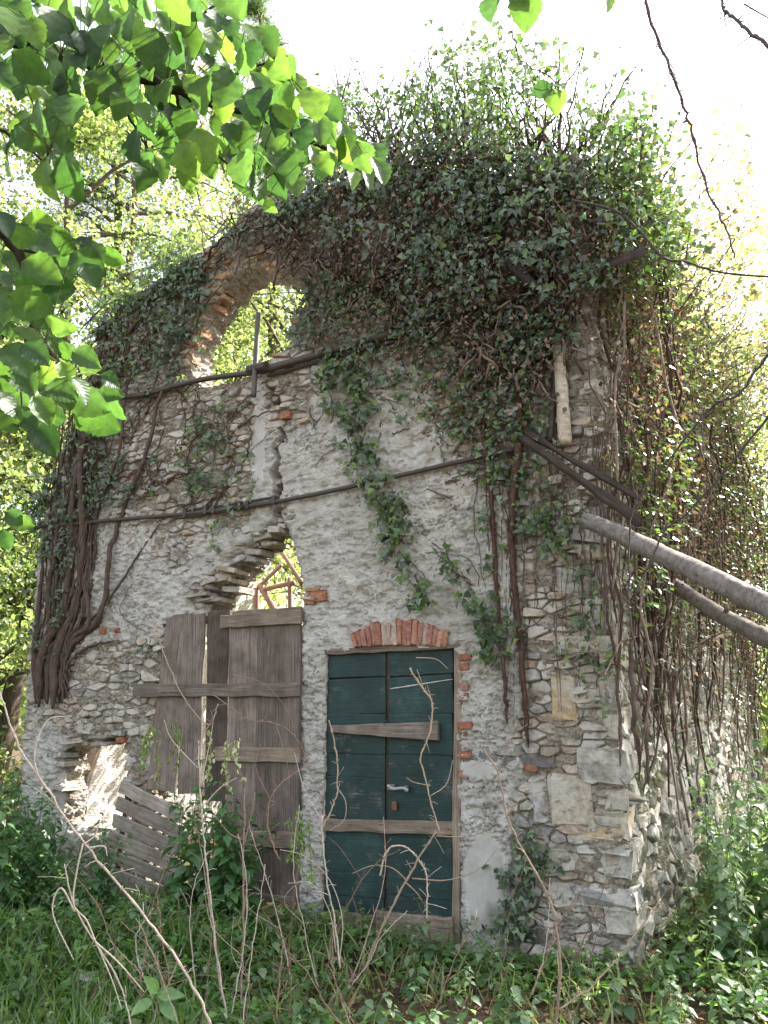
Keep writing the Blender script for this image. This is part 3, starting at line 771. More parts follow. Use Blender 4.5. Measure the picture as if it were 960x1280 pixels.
for k, (a, c) in enumerate(rows_r):
    y = (a + c) / 2; tilt = 2.2 if y < 880 else -(y - 900) * .02
    fplank('board', (lx(y, 487, 485), y + tilt), (lx(y, 566, 565), y - tilt), (c - a) * .97, -.03 + .003 * (k % 3), .03, M_green, GD, seed=50 + k, jit=.002 if k < 7 else .007, seg=10)
fplank('added_backing', (447, 818), (442, 1158), 70, -.066, .012, M_woodd, GD, seed=78)  # added dark board behind the left leaf, blocks bright slits between its boards
fplank('added_backing', (527, 816), (526, 1166), 74, -.066, .012, M_woodd, GD, seed=79)  # same added light stop behind the right leaf
fplank('added_backing', (484, 815), (482, 1160), 8, -.05, .02, M_woodd, GD, seed=70)
fplank('frame', (571.5, 808), (570, 1195), 8, .012, .06, M_woodl, GD, seed=71)
fplank('frame', (404, 817), (399, 1165), 4, -.005, .05, M_woodl, GD, seed=72)
fplank('frame', (406, 815), (575, 806), 7, .012, .06, M_woodl, GD, seed=73)
fplank('crossbar', (413, 911), (547, 914), 9, .03, .035, M_wood, GD, seed=74, w1=20, jit=.004, label='short grey board nailed across both door leaves')
fplank('crossbar', (404, 1031), (569, 1036), 14, .01, .03, M_woodl, GD, seed=75, label='brown batten across the door below the latch')
fplank('bottom_board', (470, 1160), (566, 1172), 36, .045, .03, M_woodl, GD, seed=76, jit=.01)
fplank('bottom_board', (402, 1156), (470, 1162), 26, .012, .03, M_woodl, GD, seed=77, jit=.01)
b = MB(); V, F, uv = tube_vf(spline([F3(488, 861, -.022), F3(515, 857, -.022), F3(540, 853, -.022), F3(566, 849, -.022)], 12), np.array([.003, .006, .004, .007, .006, .003, .006, .004, .005, .003, .004, .002]), 5); b.add(V, F, (.5, .49, .46)); o_ = b.build('splintered_edge', M_twig, GD); o_['label'] = 'pale raw splinter scar across the right leaf'
# latch: staple plate, slide bar, hook
b = MB(); V, F, uv = tube_vf(spline([F3(485, 982, .03), F3(492, 986, .045), F3(503, 985, .04), F3(510, 988, .03)], 10), .011, 8); b.add(V, F, (.35, .36, .37))
V, F = rough_box(F3(489, 984, .005), FU, FN, UPV, .03, .012, .022, rb, .001); b.add(V, F, (.16, .15, .145))
V, F = rough_box(F3(508, 986, .005), FU, FN, UPV, .012, .014, .022, rb, .001); b.add(V, F, (.16, .15, .145)); b.build('latch', M_iron, GD)
b = MB(); V, F = rough_box(F3(493, 1007, 0), FU, FN, UPV, .02, .006, .032, rb, .002); b.add(V, F, (.16, .07, .035)); b.build('keyhole_plate', M_iron, GD)
for (px, py) in [(483, 901), (480, 905), (436, 1031), (482, 1033), (530, 1035), (560, 1036), (412, 1029)]:
    b = MB(); V, F, uv = tube_vf([F3(px, py, .02), F3(px, py, .04)], .006, 6); b.add(V, F, (.08, .05, .04)); b.build('nail', M_iron, GD)

# ------------------------------------------------------------------ iron ties
def rod(name, p, d, r, parent, label=None, col=(.055, .04, .034), seg=10, n=20):
    P = spline([F3(x, y, d) for x, y in p], n); V, F, uv = tube_vf(P, r, seg); b = MB(); b.add(V, F, col); o = b.build(name, M_iron, parent, True)
    if label: o['label'] = label
    return o
lr = rod('tie_rod', [(28, 661), (120, 652), (330, 630), (650, 560)], .07, .020, HOUSE, 'long lower iron tie rod with turnbuckles across the front')
for (a, c, rr) in [((232, 642), (258, 638), .034), ((268, 637), (300, 632), .03), ((310, 631), (343, 625), .036)]:
    for off in (-.028, .028):
        P = np.array([F3(*a, .07), F3(*c, .07)]) + UPV * off; V, F, uv = tube_vf(P, .013, 6); b = MB(); b.add(V, F, (.045, .035, .03)); b.build('turnbuckle', M_iron, lr)
    for q in (a, c):
        V, F = rough_box(F3(*q, .07), FU, FN, UPV, .018, .025, .04, rb, .001); b = MB(); b.add(V, F, (.05, .04, .035)); b.build('coupling', M_iron, lr)
ur = rod('tie_rod', [(150, 498), (185, 492), (250, 475), (322, 465)], .09, .028, HOUSE, 'upper iron tie rod left of the anchor bar')
rod('tie_rod', [(326, 464), (420, 437), (480, 420), (560, 398)], .09, .036, HOUSE, 'thicker upper iron tie rod right of the anchor bar')
rod('tie_rod', [(335, 470), (420, 446), (500, 425)], .05, .016, HOUSE)
rod('anchor_bar', [(323, 391), (320, 440), (317, 496)], .13, .026, HOUSE, 'upright iron anchor bar in front of the window hole', col=(.085, .075, .07))
b = MB(); V, F, uv = tube_vf([F3(311, 462, .10), F3(333, 457, .14)], .045, 10); b.add(V, F, (.05, .04, .036)); b.build('coupling', M_iron, ur)
rod('anchor_bar', [(695, 400), (694, 470), (688, 552)], .05, .028, HOUSE, 'dark upright iron bar by the pale post at the corner')


# ================================================================== things against the house
ro = random.Random(21)
rng = np.random.default_rng(21)
def px_tube(name, pts, radii, mat, parent, col, n=24, seg=6, wob=0.0, seed=1, smooth=True, build=True):
    P = spline(pts, n)
    if wob: P = wig(P, wob, .35, seed)
    R = np.interp(np.linspace(0, 1, n), np.linspace(0, 1, len(radii)), radii)
    R = R * (1 + .12 * fbm(np.arange(n) * .9, np.zeros(n), seed, 2, 77))
    V, F, uv = tube_vf(P, R, seg)
    b = MB(); b.add(V, F, col, uv)
    return b.build(name, mat, parent, smooth) if build else (V, F, P)

# collapsed slatted panel leaning at the foot of the wall
LP = empty('slatted_panel', F3(165, 1110, .45), 'collapsed panel of grey slats leaning below the low square wall opening', 'panel')
for k in range(7):
    ax, ay = 150 - k * 4.5, 983 + k * 21; bx, by = 228 - k * 1.0, 1022 + k * 21
    A = F3(ax, ay, .16 + .045 * k); B = F3(bx, by, .16 + .045 * k)
    plank('slat', A, B, np.cross(B - A, FN), .118 - .002 * k, .02, FN, M_pale, LP, seed=80 + k, jit=.005, ends=.02)
for (a, c) in [((160, 985), (143, 1120)), ((216, 1015), (206, 1150))]:
    plank('rail', F3(*a, .12), F3(*c, .38), FU, .06, .03, FN, M_woodd, LP, seed=90 + a[0])

# inside the shell: brown slab by the low opening, collapsed frame behind the breach
ib = plank('leaning_board', F3(92, 1010, -.50), F3(128, 900, -.55), FU, .13, .05, FN, M_woodl, None, seed=99)
tag(ib, 'brown board leaning inside behind the low square opening', 'board')
TF = empty('roof_timber', F3(340, 790, -.9), 'broken brown roof timbers standing behind the breach', 'timber frame')
for (a, c, r_) in [((320, 790), (320, 735), .035), ((326, 732), (350, 775), .035), ((322, 735), (352, 706), .022), ((326, 738), (368, 728), .028), ((363, 785), (362, 722), .025), ((352, 690), (378, 730), .025)]:
    px_tube('timber', [F3(*a, -.9), F3(*c, -.9)], [r_, r_], M_twig, TF, (.22, .14, .11), 6, 5)

# pale post, beams and stubs by the corner
pp = px_tube('post', [F3(706, 556, .10), F3(702, 490, .10), F3(697, 425, .10)], [.050, .046], M_log, None, (.50, .43, .35), 14, 10, .006, 3)
tag(pp, 'pale barkless timber post on the corner above the black beam', 'post')
BM = empty('charred_beam', S3(700, 575, .2), 'dark split beam slanting down from the corner under the pale post', 'beam')
def beam(pts, w, h, name, parent, mat, seed):
    A, B = pts; return plank(name, A, B, UPV, w, h, SN * .5 + FN * .7, mat, parent, seed=seed, jit=.012, ends=.02)
beam((F3(650, 545, .14), F3(800, 650, .55)), .05, .05, 'beam', BM, M_woodd, 1)
beam((F3(645, 532, .10), F3(800, 622, .45)), .032, .035, 'beam_half', BM, M_woodd, 2)
sb = beam((S3(752, 332, .15), S3(806, 312, .55)), .06, .06, 'beam_stub', None, M_woodd, 4); tag(sb, 'short square beam end sticking out at the top of the side wall', 'beam')
s2_ = px_tube('beam_stub', [F3(612, 305, .05), F3(640, 332, .25), F3(672, 362, .35)], [.042, .045, .04], M_bark, None, (.05, .04, .038), 8, 8); tag(s2_, 'dark broken beam end in the ivy near the top of the front', 'beam')
# logs propped on the right
def rough_log(pts, radii, col, seed):
    n = 60; seg = 20; P = wig(spline(pts, n), .02, .12, seed); Rr = np.interp(np.linspace(0, 1, n), np.linspace(0, 1, len(radii)), radii)
    V, F, uv = tube_vf(P, 1.0, seg, True); V = np.array(V); ii = np.repeat(np.arange(n), seg); kk = np.tile(np.arange(seg), n); an = kk / seg * 2 * math.pi
    C0 = P[ii]; D = V - C0
    ridge = .07 * fbm(np.cos(an) * 3, np.sin(an) * 3, ii * .05, 3, seed) - .10 * sstep(.10, .02, np.abs(fbm(np.cos(an) * 2.2, np.sin(an) * 2.2, ii * .03, 3, seed + 3)))
    knot = .22 * sstep(.35, .6, fbm(ii * .35, np.cos(an) * 1.5, np.sin(an) * 1.5, 2, seed + 5))
    rr = Rr[ii] * (1 + ridge + knot + .05 * fbm(ii * .2, ii * 0, seed, 2, 4)); V = C0 + D * rr[:, None]
    ax = P[0] - P[1]; ax /= np.linalg.norm(ax); V[:seg] += ax * (.10 * fbm(np.cos(an[:seg]) * 3, np.sin(an[:seg]) * 3, seed, 2, 9))[:, None]
    b = MB(); b.add(V, F, col, uv)
    for q in range(5):
        i = ro.randrange(4, n - 4); d = rdir(1, rng)[0]; d = d - ax * np.dot(d, ax); d /= np.linalg.norm(d); p = P[i] + d * Rr[i] * .7
        V2, F2, u2 = tube_vf([p, p + d * .05, p + d * .08 + ax * .01], [.022, .016, .011], 7); b.add(V2, F2, col)
    return b.build('log', M_log, None, True)
lg = rough_log([D3(734, 650, 5.45), D3(850, 704, 5.0), D3(985, 772, 4.5), D3(1120, 845, 4.1)], [.056, .061, .066, .070], (.21, .187, .170), 5)
tag(lg, 'thick grey barkless log leaning from the corner to the right edge', 'log')
lg2 = rough_log([D3(848, 735, 6.1), D3(920, 778, 5.8), D3(1000, 818, 5.4), D3(1100, 866, 5.1)], [.052, .056, .06, .06], (.16, .135, .118), 6)
tag(lg2, 'darker log lying behind and below the thick grey log', 'log')

# ================================================================== ivy
IVY_D = [(.060, .085, .055), (.085, .120, .070), (.050, .070, .050), (.11, .155, .085), (.07, .10, .07)]
IVY_B = [(.07, .13, .03), (.10, .16, .04), (.05, .10, .03), (.13, .17, .05)]
BROWN = [(.085, .055, .040), (.12, .08, .06), (.065, .045, .036)]
def wall_leaves(clumps, per, rad, size, pal, O=None, plane='F', down=.6, outw=(.03, .12)):
    """clumps: (px,py,thick) list -> arrays"""
    P = []; 
    N0 = FN if plane == 'F' else SN; U0 = FU if plane == 'F' else SU; f = F3 if plane == 'F' else S3
    for (px, py, th) in clumps:
        c = f(px, py, th); n = max(3, int(per * ro.uniform(.5, 1.6)))
        a = rng.normal(size=(n, 3)) * rad * ro.uniform(.6, 1.3)
        P.append(c + a[:, :1] * U0 + a[:, 1:2] * UPV * .8 + np.abs(a[:, 2:3]) * N0 * .7 + N0 * rng.uniform(outw[0], outw[1], (n, 1)))
    P = np.concatenate(P); n = len(P)
    N = N0 * 1.0 + rdir(n, rng) * .75 + UPV * .35; T = -UPV * down + rdir(n, rng) * .6
    S = size * rng.uniform(.4, 1.35, n); C = pick_cols(pal, n, .35, rng)
    return P, N, T, S, C
def in_poly(px, py, poly):
    return poly_sdf(np.atleast_1d(np.array(px, float)), np.atleast_1d(np.array(py, float)), poly)[0] < 0
def sample_poly(poly, n, r=rng):
    P = np.array(poly, float); lo, hi = P.min(0), P.max(0); out = np.zeros((0, 2))
    while len(out) < n:
        q = lo + (hi - lo) * r.random((n * 2, 2)); out = np.vstack([out, q[poly_sdf(q[:, 0], q[:, 1], poly) < 0]])
    return out[:n]
def cat(L): return [np.concatenate(x) for x in zip(*L)]
avoid_f = [[(x, y) for x, y in [(252, 345), (262, 320), (372, 320), (388, 380), (360, 450), (262, 470)]]]

# 1. the dense head of ivy over the gable
IH = empty('ivy_mass', F3(560, 300, .1), 'dense dark green ivy mass covering the top of the front wall', 'ivy')
top = [(290, 262), (330, 240), (380, 225), (440, 200), (520, 185), (600, 185), (680, 200), (745, 245), (760, 300), (750, 360), (715, 420), (690, 470), (660, 500), (620, 470), (590, 440), (540, 425), (500, 400), (470, 370), (430, 345), (400, 335), (370, 330), (340, 315), (300, 310), (270, 330), (275, 290)]
L = []
tp = sample_poly(top, 900); tk = (fbm(tp[:, 0] / 38, tp[:, 1] / 30, 0, 4, 72) > .02 + (tp[:, 1] - 300) / 420 + .25 * np.clip((450 - tp[:, 0]) / 150, 0, 1) * (tp[:, 1] > 245)); tp = tp[tk]
cl = [(x, y, (.01 + .20 * ro.random() ** 1.6) * (1 if y < 380 else .4)) for x, y in tp]
L.append(wall_leaves(cl, 13, .095, .050, IVY_D + IVY_B[:1]))
cl = [(x, y, .25 + .25 * ro.random()) for x, y in sample_poly([(420, 230), (700, 230), (730, 330), (640, 400), (560, 360), (450, 300)], 36)]
L.append(wall_leaves(cl, 12, .08, .055, IVY_D + IVY_B[:1]))
leaf_cloud('leaves', *cat(L)[:4], 'ivy', cat(L)[4], M_ivy, IH)
tp2 = sample_poly([(290, 262), (440, 200), (600, 185), (745, 245), (760, 330), (710, 440), (640, 560), (560, 520), (480, 430), (400, 440), (330, 320)], 420)
A = wall_leaves([(x, y, .16 * ro.random()) for x, y in tp2], 8, .11, .045, [(.17, .125, .10), (.22, .17, .135), (.12, .09, .075)], outw=(.0, .08)); leaf_cloud('dead_leaves', *A[:4], 'kite', A[4], M_dry, IH)
tp2 = sample_poly([(400, 340), (560, 340), (700, 430), (705, 560), (650, 600), (590, 560), (520, 500), (440, 450)], 230)
A = wall_leaves([(x, y, .05 * ro.random()) for x, y in tp2], 6, .08, .042, IVY_D + IVY_B[:2], outw=(.0, .06)); leaf_cloud('thin_leaves', *A[:4], 'ivy', A[4], M_ivy, IH)
# stem tangle within it
b = MB()
for k in range(700):
    x, y = sample_poly(top, 1)[0]; a = ro.uniform(-2.6, -.5); L_ = ro.uniform(30, 110); bend = ro.uniform(-.8, .8); pts = []
    for t in np.linspace(0, 1, 7):
        aa = a + bend * t; pts.append((x + math.cos(aa) * L_ * (t - .5), y + math.sin(aa) * L_ * (t - .5)))
    th = ro.uniform(.02, .30); P = wig(spline([F3(px, py, th * (.6 + .4 * math.sin(q * 2))) for q, (px, py) in enumerate(pts)], 14), .05, .6, k)
    V, F, uv = tube_vf(P, np.linspace(ro.uniform(.006, .016), .003, 14), 4, False); b.add(V, F, ro.choice([(.14, .10, .085), (.28, .22, .185), (.09, .07, .06), (.20, .155, .13)]), uv)
b.build('stems', M_bark, IH, True)

# 2. ivy bush standing up above the wall head, sky showing through
IB = empty('ivy_bush', F3(600, 200, -.3), 'loose ivy bush rising above the wall top with sky showing through', 'ivy')
L = []
bush = [(395, 215), (400, 150), (430, 110), (470, 90), (520, 75), (560, 55), (600, 40), (640, 45), (690, 60), (720, 100), (745, 130), (800, 150), (830, 165), (820, 230), (850, 290), (830, 340), (770, 300), (740, 260), (660, 210), (520, 200)]
pts = sample_poly(bush, 1050); keep = fbm(pts[:, 0] / 38, pts[:, 1] / 30, 0, 4, 71, .6) > -.08; pts = pts[keep]
for x, y in pts:
    dens = .35 + .5 * min(1, max(0, (y - 60) / 160)); n = int(15 * dens)
    if n < 2: n = 2
    c = F3(x, y, ro.uniform(-1.1, .35)); a = rng.normal(size=(n, 3)) * .13
    L.append((c + a, rdir(n, rng) + UPV * .5 + FN * .4, -UPV * .5 + rdir(n, rng) * .8, .058 * rng.uniform(.5, 1.35, n), pick_cols(IVY_D + IVY_B[:2], n, .35, rng)))
A = cat(L); leaf_cloud('leaves', *A[:4], 'ivy', A[4], M_ivy, IB)
b = MB()
for k in range(170):
    x0, y0 = ro.uniform(400, 760), ro.uniform(200, 260); a = ro.uniform(-2.3, -.7); L_ = ro.uniform(60, 190)
    th0, th1 = ro.uniform(-.5, .1), ro.uniform(-1.0, .3)
    P = wig(spline([F3(x0 + math.cos(a) * L_ * t, y0 + math.sin(a) * L_ * t, th0 + (th1 - th0) * t) for t in (0, .33, .66, 1)], 12), .07, .6, 300 + k)
    V, F, uv = tube_vf(P, np.linspace(ro.uniform(.008, .02), .003, 12), 4, False); b.add(V, F, (.09, .07, .055), uv)
b.build('stems', M_bark, IB, True)

# 3. ivy trails hanging down the front, each its own
def trail(name, label, path, width, n, per, size, pal, plane='F', th=.03, group=None, stem_r=.006, stemcol=(.13, .085, .06), extra=2, rad=.045):
    f = F3 if plane == 'F' else S3
    root = empty(name, f(*path[-1], .03), label, 'ivy', group)
    pa = np.array(path, float); cl = []
    for k in range(n):
        t = ro.random() * (len(pa) - 1); i = min(int(t), len(pa) - 2); q = pa[i] + (pa[i + 1] - pa[i]) * (t - i)
        cl.append((q[0] + ro.gauss(0, width), q[1] + ro.gauss(0, width), th * ro.random()))
    A = wall_leaves(cl, per, rad, size, pal, plane=plane)
    leaf_cloud('leaves', *A[:4], 'ivy', A[4], M_ivy, root)
    b = MB()
    for k in range(extra + 1):
        P = spline([f(x + (ro.gauss(0, width) if k else 0), y + (ro.gauss(0, width) if k else 0), .025) for x, y in path], 12 + 8 * len(path))
        P = wig(P, .03, .5, int(path[0][0]) + k)
        V, F, uv = tube_vf(P, np.linspace(stem_r * .6, stem_r * (1 if k == 0 else .6), len(P)), 5, False); b.add(V, F, stemcol, uv)
    b.build('stem', M_bark, root, True)
    return root
IT = IVY_D + IVY_B
trail('ivy_trail', 'ivy trail running diagonally from the wall centre down to the brick arch', [(440, 540), (470, 600), (490, 650), (505, 700), (540, 760)], 9, 46, 9, .062, IT, extra=2)
trail('ivy_trail', 'ivy trail dropping to the right above the green door', [(545, 690), (580, 720), (600, 760), (620, 800), (610, 825)], 9, 22, 8, .060, IT)
trail('ivy_trail', 'ivy patch below the right end of the upper tie rod', [(415, 440), (425, 465), (440, 490)], 13, 26, 10, .065, IT)
trail('ivy_trail', 'sparse ivy under the upper rod in the middle of the front', [(450, 450), (450, 520), (455, 575)], 13, 26, 8, .058, IT)
trail('ivy_trail', 'broad thin ivy spread between the two tie rods at the right', [(520, 440), (560, 500), (600, 530), (640, 520)], 30, 66, 7, .052, IT, extra=5)
trail('ivy_trail', 'ivy spray under the lower rod near the corner', [(600, 580), (640, 610), (660, 650), (700, 660)], 17, 36, 8, .052, IT, extra=3)
trail('ivy_trail', 'ivy hanging along the red hairy stems at the corner', [(640, 640), (640, 720), (640, 800)], 20, 11, 8, .052, IT, extra=2)
trail('ivy_trail', 'thin ivy around the right side of the arched window hole', [(385, 350), (395, 400), (400, 430)], 14, 36, 9, .055, IVY_D, extra=3)
trail('ivy_trail', 'ivy specks over bare stone right of the window hole', [(430, 360), (460, 390), (520, 420)], 22, 85, 8, .05, IT, extra=5)
trail('ivy_trail', 'ivy clump left of the arched window hole', [(215, 400), (235, 370), (250, 345), (262, 330)], 12, 36, 9, .062, IVY_D, extra=3)
trail('ivy_trail', 'scattered ivy on bare stone left of the crack', [(250, 500), (270, 570), (230, 600), (290, 620)], 24, 55, 7, .055, IT, extra=3)
trail('ivy_trail', 'thin ivy over the rubble at the far left of the wall', [(110, 500), (120, 560), (140, 600), (110, 640)], 22, 80, 8, .055, IVY_D, extra=3)
trail('ivy_trail', 'ivy tuft fringing the upper left shoulder of the wall', [(115, 430), (165, 380), (205, 352), (240, 325)], 20, 120, 9, .06, IVY_D + IVY_B[:2], extra=4)
trail('ivy_trail', 'loose pale ivy over the left slope of the front', [(95, 500), (150, 450), (210, 400), (230, 350)], 28, 120, 8, .05, IT, extra=4)
trail('ivy_trail', 'ivy clinging low on the matted trunks at the far left', [(60, 640), (80, 700), (75, 760), (60, 820)], 14, 34, 7, .05, IVY_D, extra=1)
trail('ivy_trail', 'ivy draped on the left end of the upper tie rod', [(150, 480), (200, 450), (250, 430)], 20, 50, 8, .055, IVY_D, extra=5)
trail('ivy_trail', 'ivy tangle at the far left edge of the wall', [(60, 600), (75, 650), (70, 700)], 14, 46, 9, .055, IVY_D, extra=2)
trail('ivy_trail', 'tiny ivy sprig beside the grey planks', [(190, 795), (186, 812), (184, 822)], 3, 5, 6, .04, IT, extra=0, rad=.03)
trail('ivy_trail', 'sparse drooping ivy down the rounded corner under the log', [(690, 600), (720, 680), (740, 760), (750, 860)], 22, 60, 6, .042, IT + [(.2, .15, .12)], extra=8, stem_r=.004)
trail('ivy_trail', 'moss and ivy creeping up the foot of the corner', [(640, 1160), (655, 1110), (650, 1060)], 16, 40, 9, .05, IVY_D, extra=1)

# 4. thick climbing stems at the left end, with side shoots over the plaster
def stems_thing(name, label, specs, col, plane='F', hair=0, group=None, seg=8, th=.05, hl=.025):
    f = F3 if plane == 'F' else S3
    root = empty(name, f(*specs[0][0][0], .05), label, 'ivy stem', group)
    for q, (path, r0, r1) in enumerate(specs):
        n = 10 * len(path); rr = max(r0, r1)
        P = wig(spline([f(x, y, th + rr * .5 + .03 * math.sin(i * 1.9 + q)) for i, (x, y) in enumerate(path)], n), .02, .5, q * 13 + int(path[0][0]))
        R = np.linspace(r0, r1, n) * (1 + .22 * fbm(np.arange(n) * .8, np.zeros(n) + q, 0, 2, 3))
        R = R * np.clip(.25 + np.arange(n) / 7, 0, 1) * np.clip(.2 + (n - 1 - np.arange(n)) / 7, 0, 1)
        V, F, uv = tube_vf(P, R, seg); b = MB(); b.add(V, F, col, uv)
        if hair:
            for h in range(int(hair * n)):
                i = ro.randrange(1, n - 1); d = Vector(rdir(1, rng)[0]); d = np.array(d); p = P[i] + d * R[i] * .8; e = p + d * ro.uniform(.3, 1.3) * hl + UPV * ro.uniform(-.03, .03)
                s_ = np.cross(d, UPV) * .0025; b.add([p - s_, p + s_, e], [(0, 1, 2)], tuple(np.array(col) * ro.uniform(.8, 1.3)))
        b.build('stem', M_bark, root, True)
    return root
SB = (.12, .088, .074)
stems_thing('climbing_ivy', 'thick matted ivy trunks climbing the left end of the wall', [
    ([(48, 884), (52, 820), (80, 760), (88, 690), (92, 610), (112, 520), (128, 430), (150, 390)], .052, .018),
    ([(66, 886), (70, 820), (98, 740), (104, 660), (100, 580), (118, 500), (150, 430), (200, 370)], .055, .016),
    ([(58, 880), (64, 800), (60, 740), (70, 690), (72, 620), (84, 540)], .042, .016),
    ([(74, 868), (86, 815), (125, 770), (136, 700), (150, 650), (182, 570), (205, 480), (240, 410), (282, 345)], .036, .012),
    ([(56, 870), (90, 800), (110, 780), (108, 720), (122, 640), (150, 560), (160, 480), (190, 420)], .032, .010),
    ([(80, 808), (118, 770), (150, 730), (175, 690), (210, 640)], .018, .006),
    ([(80, 860), (84, 830), (100, 815), (122, 805), (150, 800)], .018, .008),
    ([(44, 880), (44, 800), (52, 720), (56, 660)], .036, .014)] + [([(x0 + ro.uniform(-5, 5), 884 - ro.uniform(0, 30)), (x0 + ro.uniform(-6, 8), 820), (x0 * 1.15 + ro.uniform(-4, 18), 760), (x0 * 1.25 + ro.uniform(-4, 16), 690), (x0 * 1.3 + ro.uniform(-6, 18), 620), (x0 * 1.45 + ro.uniform(-8, 26), 540), (x0 * 1.6 + ro.uniform(-8, 36), 470)], ro.uniform(.008, .018), .006) for x0 in [ro.uniform(42, 84) for _ in range(34)]], SB, hair=9)
specs = []
for k in range(120):
    x, y = ro.uniform(95, 300), ro.uniform(330, 640)
    if y < 335 + (300 - x) * .5: y += 70
    L_ = ro.uniform(40, 150); a = ro.uniform(-2.2, -.6); bend = ro.uniform(-.9, .9)
    specs.append(([(x + math.cos(a + bend * t) * L_ * t, y + math.sin(a + bend * t) * L_ * t) for t in (0, .25, .5, .75, 1)], ro.uniform(.004, .017), .003))
specs = [s for s in specs if not any(in_poly(x, y, [(255, 330), (390, 320), (380, 400), (350, 460), (260, 470)]) for x, y in s[0])]
stems_thing('ivy_tangle', 'net of brown creeper stems over the upper left rubble', specs, (.14, .10, .08), seg=5, th=.03)
specs = []
for k in range(190):
    x, y = ro.uniform(390, 700), ro.uniform(330, 640); L_ = ro.uniform(30, 110); a = ro.uniform(-3.0, .2); bend = ro.uniform(-.9, .9)
    if y > 560 and x < 560: continue
    specs.append(([(x + math.cos(a + bend * t) * L_ * t, y + math.sin(a + bend * t) * L_ * t) for t in (0, .25, .5, .75, 1)], ro.uniform(.004, .011), .003))
for k in range(60):
    x0 = ro.uniform(600, 765); y1 = ro.uniform(640, 930); specs.append(([(x0, 540 + ro.uniform(-60, 60)), (x0 + ro.uniform(-8, 14), (540 + y1) / 2), (x0 + ro.uniform(-10, 22), y1)], ro.uniform(.003, .008), .002))
specs += [([(600, 740), (570, 715), (555, 690), (520, 660), (490, 620)], .007, .005), ([(185, 795), (150, 760), (190, 700), (230, 660)], .006, .003), ([(715, 430), (640, 500), (560, 470), (520, 490)], .008, .004)]
stems_thing('ivy_tangle', 'thin creeper stems over the upper right of the front', specs, (.17, .125, .10), seg=4, th=.02)
stems_thing('hairy_stem', 'left one of two red-brown hairy ivy stems hanging near the corner', [([(633, 905), (630, 840), (622, 760), (618, 680), (612, 600), (600, 520), (575, 440)], .013, .022)], (.125, .075, .062), hair=34, hl=.04)
stems_thing('hairy_stem', 'thicker right one of two red-brown hairy ivy stems near the corner', [([(661, 935), (655, 860), (648, 780), (640, 700), (640, 620), (650, 540), (640, 450)], .018, .032)], (.12, .075, .062), hair=44, hl=.05)

# 5. curtain over the side wall
IC = empty('ivy_curtain', S3(820, 700, .2), 'curtain of brown stems with small glinting leaves over the side wall', 'ivy')
b = MB()
for k in range(170):
    wv = SL * ro.random() ** 1.25; z1 = ro.uniform(3.3, 6.3); z0 = ro.choice([ro.uniform(.6, 2.0), ro.uniform(1.8, 3.6), ro.uniform(2, 4)]); P = []
    x = wv; th = ro.uniform(.03, .50); n = 12
    for i in range(n):
        t = i / (n - 1); x += ro.gauss(0, .11); z = z1 + (z0 - z1) * t
        bulge = th * (.25 + .75 * max(0, min(1, (z - 1.6) / 2)))
        P.append(FO + SU * x + SN * (.04 + bulge) + UPV * z)
    V, F, uv = tube_vf(wig(P, .14, .7, k), np.linspace(ro.uniform(.005, .016), ro.uniform(.004, .012), n), 4, False)
    b.add(V, F, ro.choice([(.13, .085, .07), (.18, .13, .105), (.09, .062, .05), (.24, .185, .155)]), uv)
for k in range(520):
    x = SL * ro.random(); z = ro.uniform(1.7, 5.9); p0 = FO + SU * x + UPV * z + SN * ro.uniform(.05, .5); d = rdir(1, rng)[0] * ro.uniform(.15, .6)
    V, F, uv = tube_vf(wig(spline([p0, p0 + d * .5 + UPV * .05, p0 + d], 7), .06, .8, k + 60), np.linspace(.006, .002, 7), 3, False)
    b.add(V, F, ro.choice([(.2, .15, .12), (.28, .22, .18), (.13, .09, .07)]), uv)
b.build('stems', M_bark, IC, True)
n = 30000; wv = SL * rng.random(n) ** 1.2 - .1; z = 1.0 + 5.4 * rng.random(n) ** .85
dens = fbm(wv * 1.6, z * 1.3, 0, 3, 81) + .25 * (z - 3.4) / 2.5; keep = rng.random(n) < np.clip(.5 + dens * 1.3, .06, 1); keep &= (z > 2.2) | (rng.random(n) < .3)
wv, z = wv[keep], z[keep]; n = len(z)
P = FO + SU * wv[:, None] + UPV * z[:, None] + SN * (rng.uniform(.05, .60, n) * np.clip((z - 1.0) / 2.2, .15, 1))[:, None]
leaf_cloud('leaves', P, SN * .4 + UPV * .9 + rdir(n, rng) * .6, -UPV * .3 + SN * .5 + rdir(n, rng) * .6, .05 * rng.uniform(.5, 1.3, n), 'ivy', pick_cols(IVY_D + IVY_B + [(.16, .12, .05)], n, .4, rng), M_ivy, IC)
n = 20000; wv = SL * rng.random(n) ** 1.1 - .1; z = 1.0 + 5.0 * rng.random(n) ** .7
keep = (fbm(wv * 2, z * 1.1, 0, 3, 86) * 2.2 + z) > 2.3; wv, z = wv[keep], z[keep]; n = len(z)
P = FO + SU * wv[:, None] + UPV * z[:, None] + SN * rng.uniform(.03, .50, n)[:, None]
leaf_cloud('dead_leaves', P, rdir(n, rng), -UPV + rdir(n, rng) * .6, .05 * rng.uniform(.5, 1.2, n), 'kite', pick_cols([(.15, .11, .09), (.20, .155, .13), (.11, .08, .065), (.25, .21, .18)], n, .4, rng), M_dry, IC)
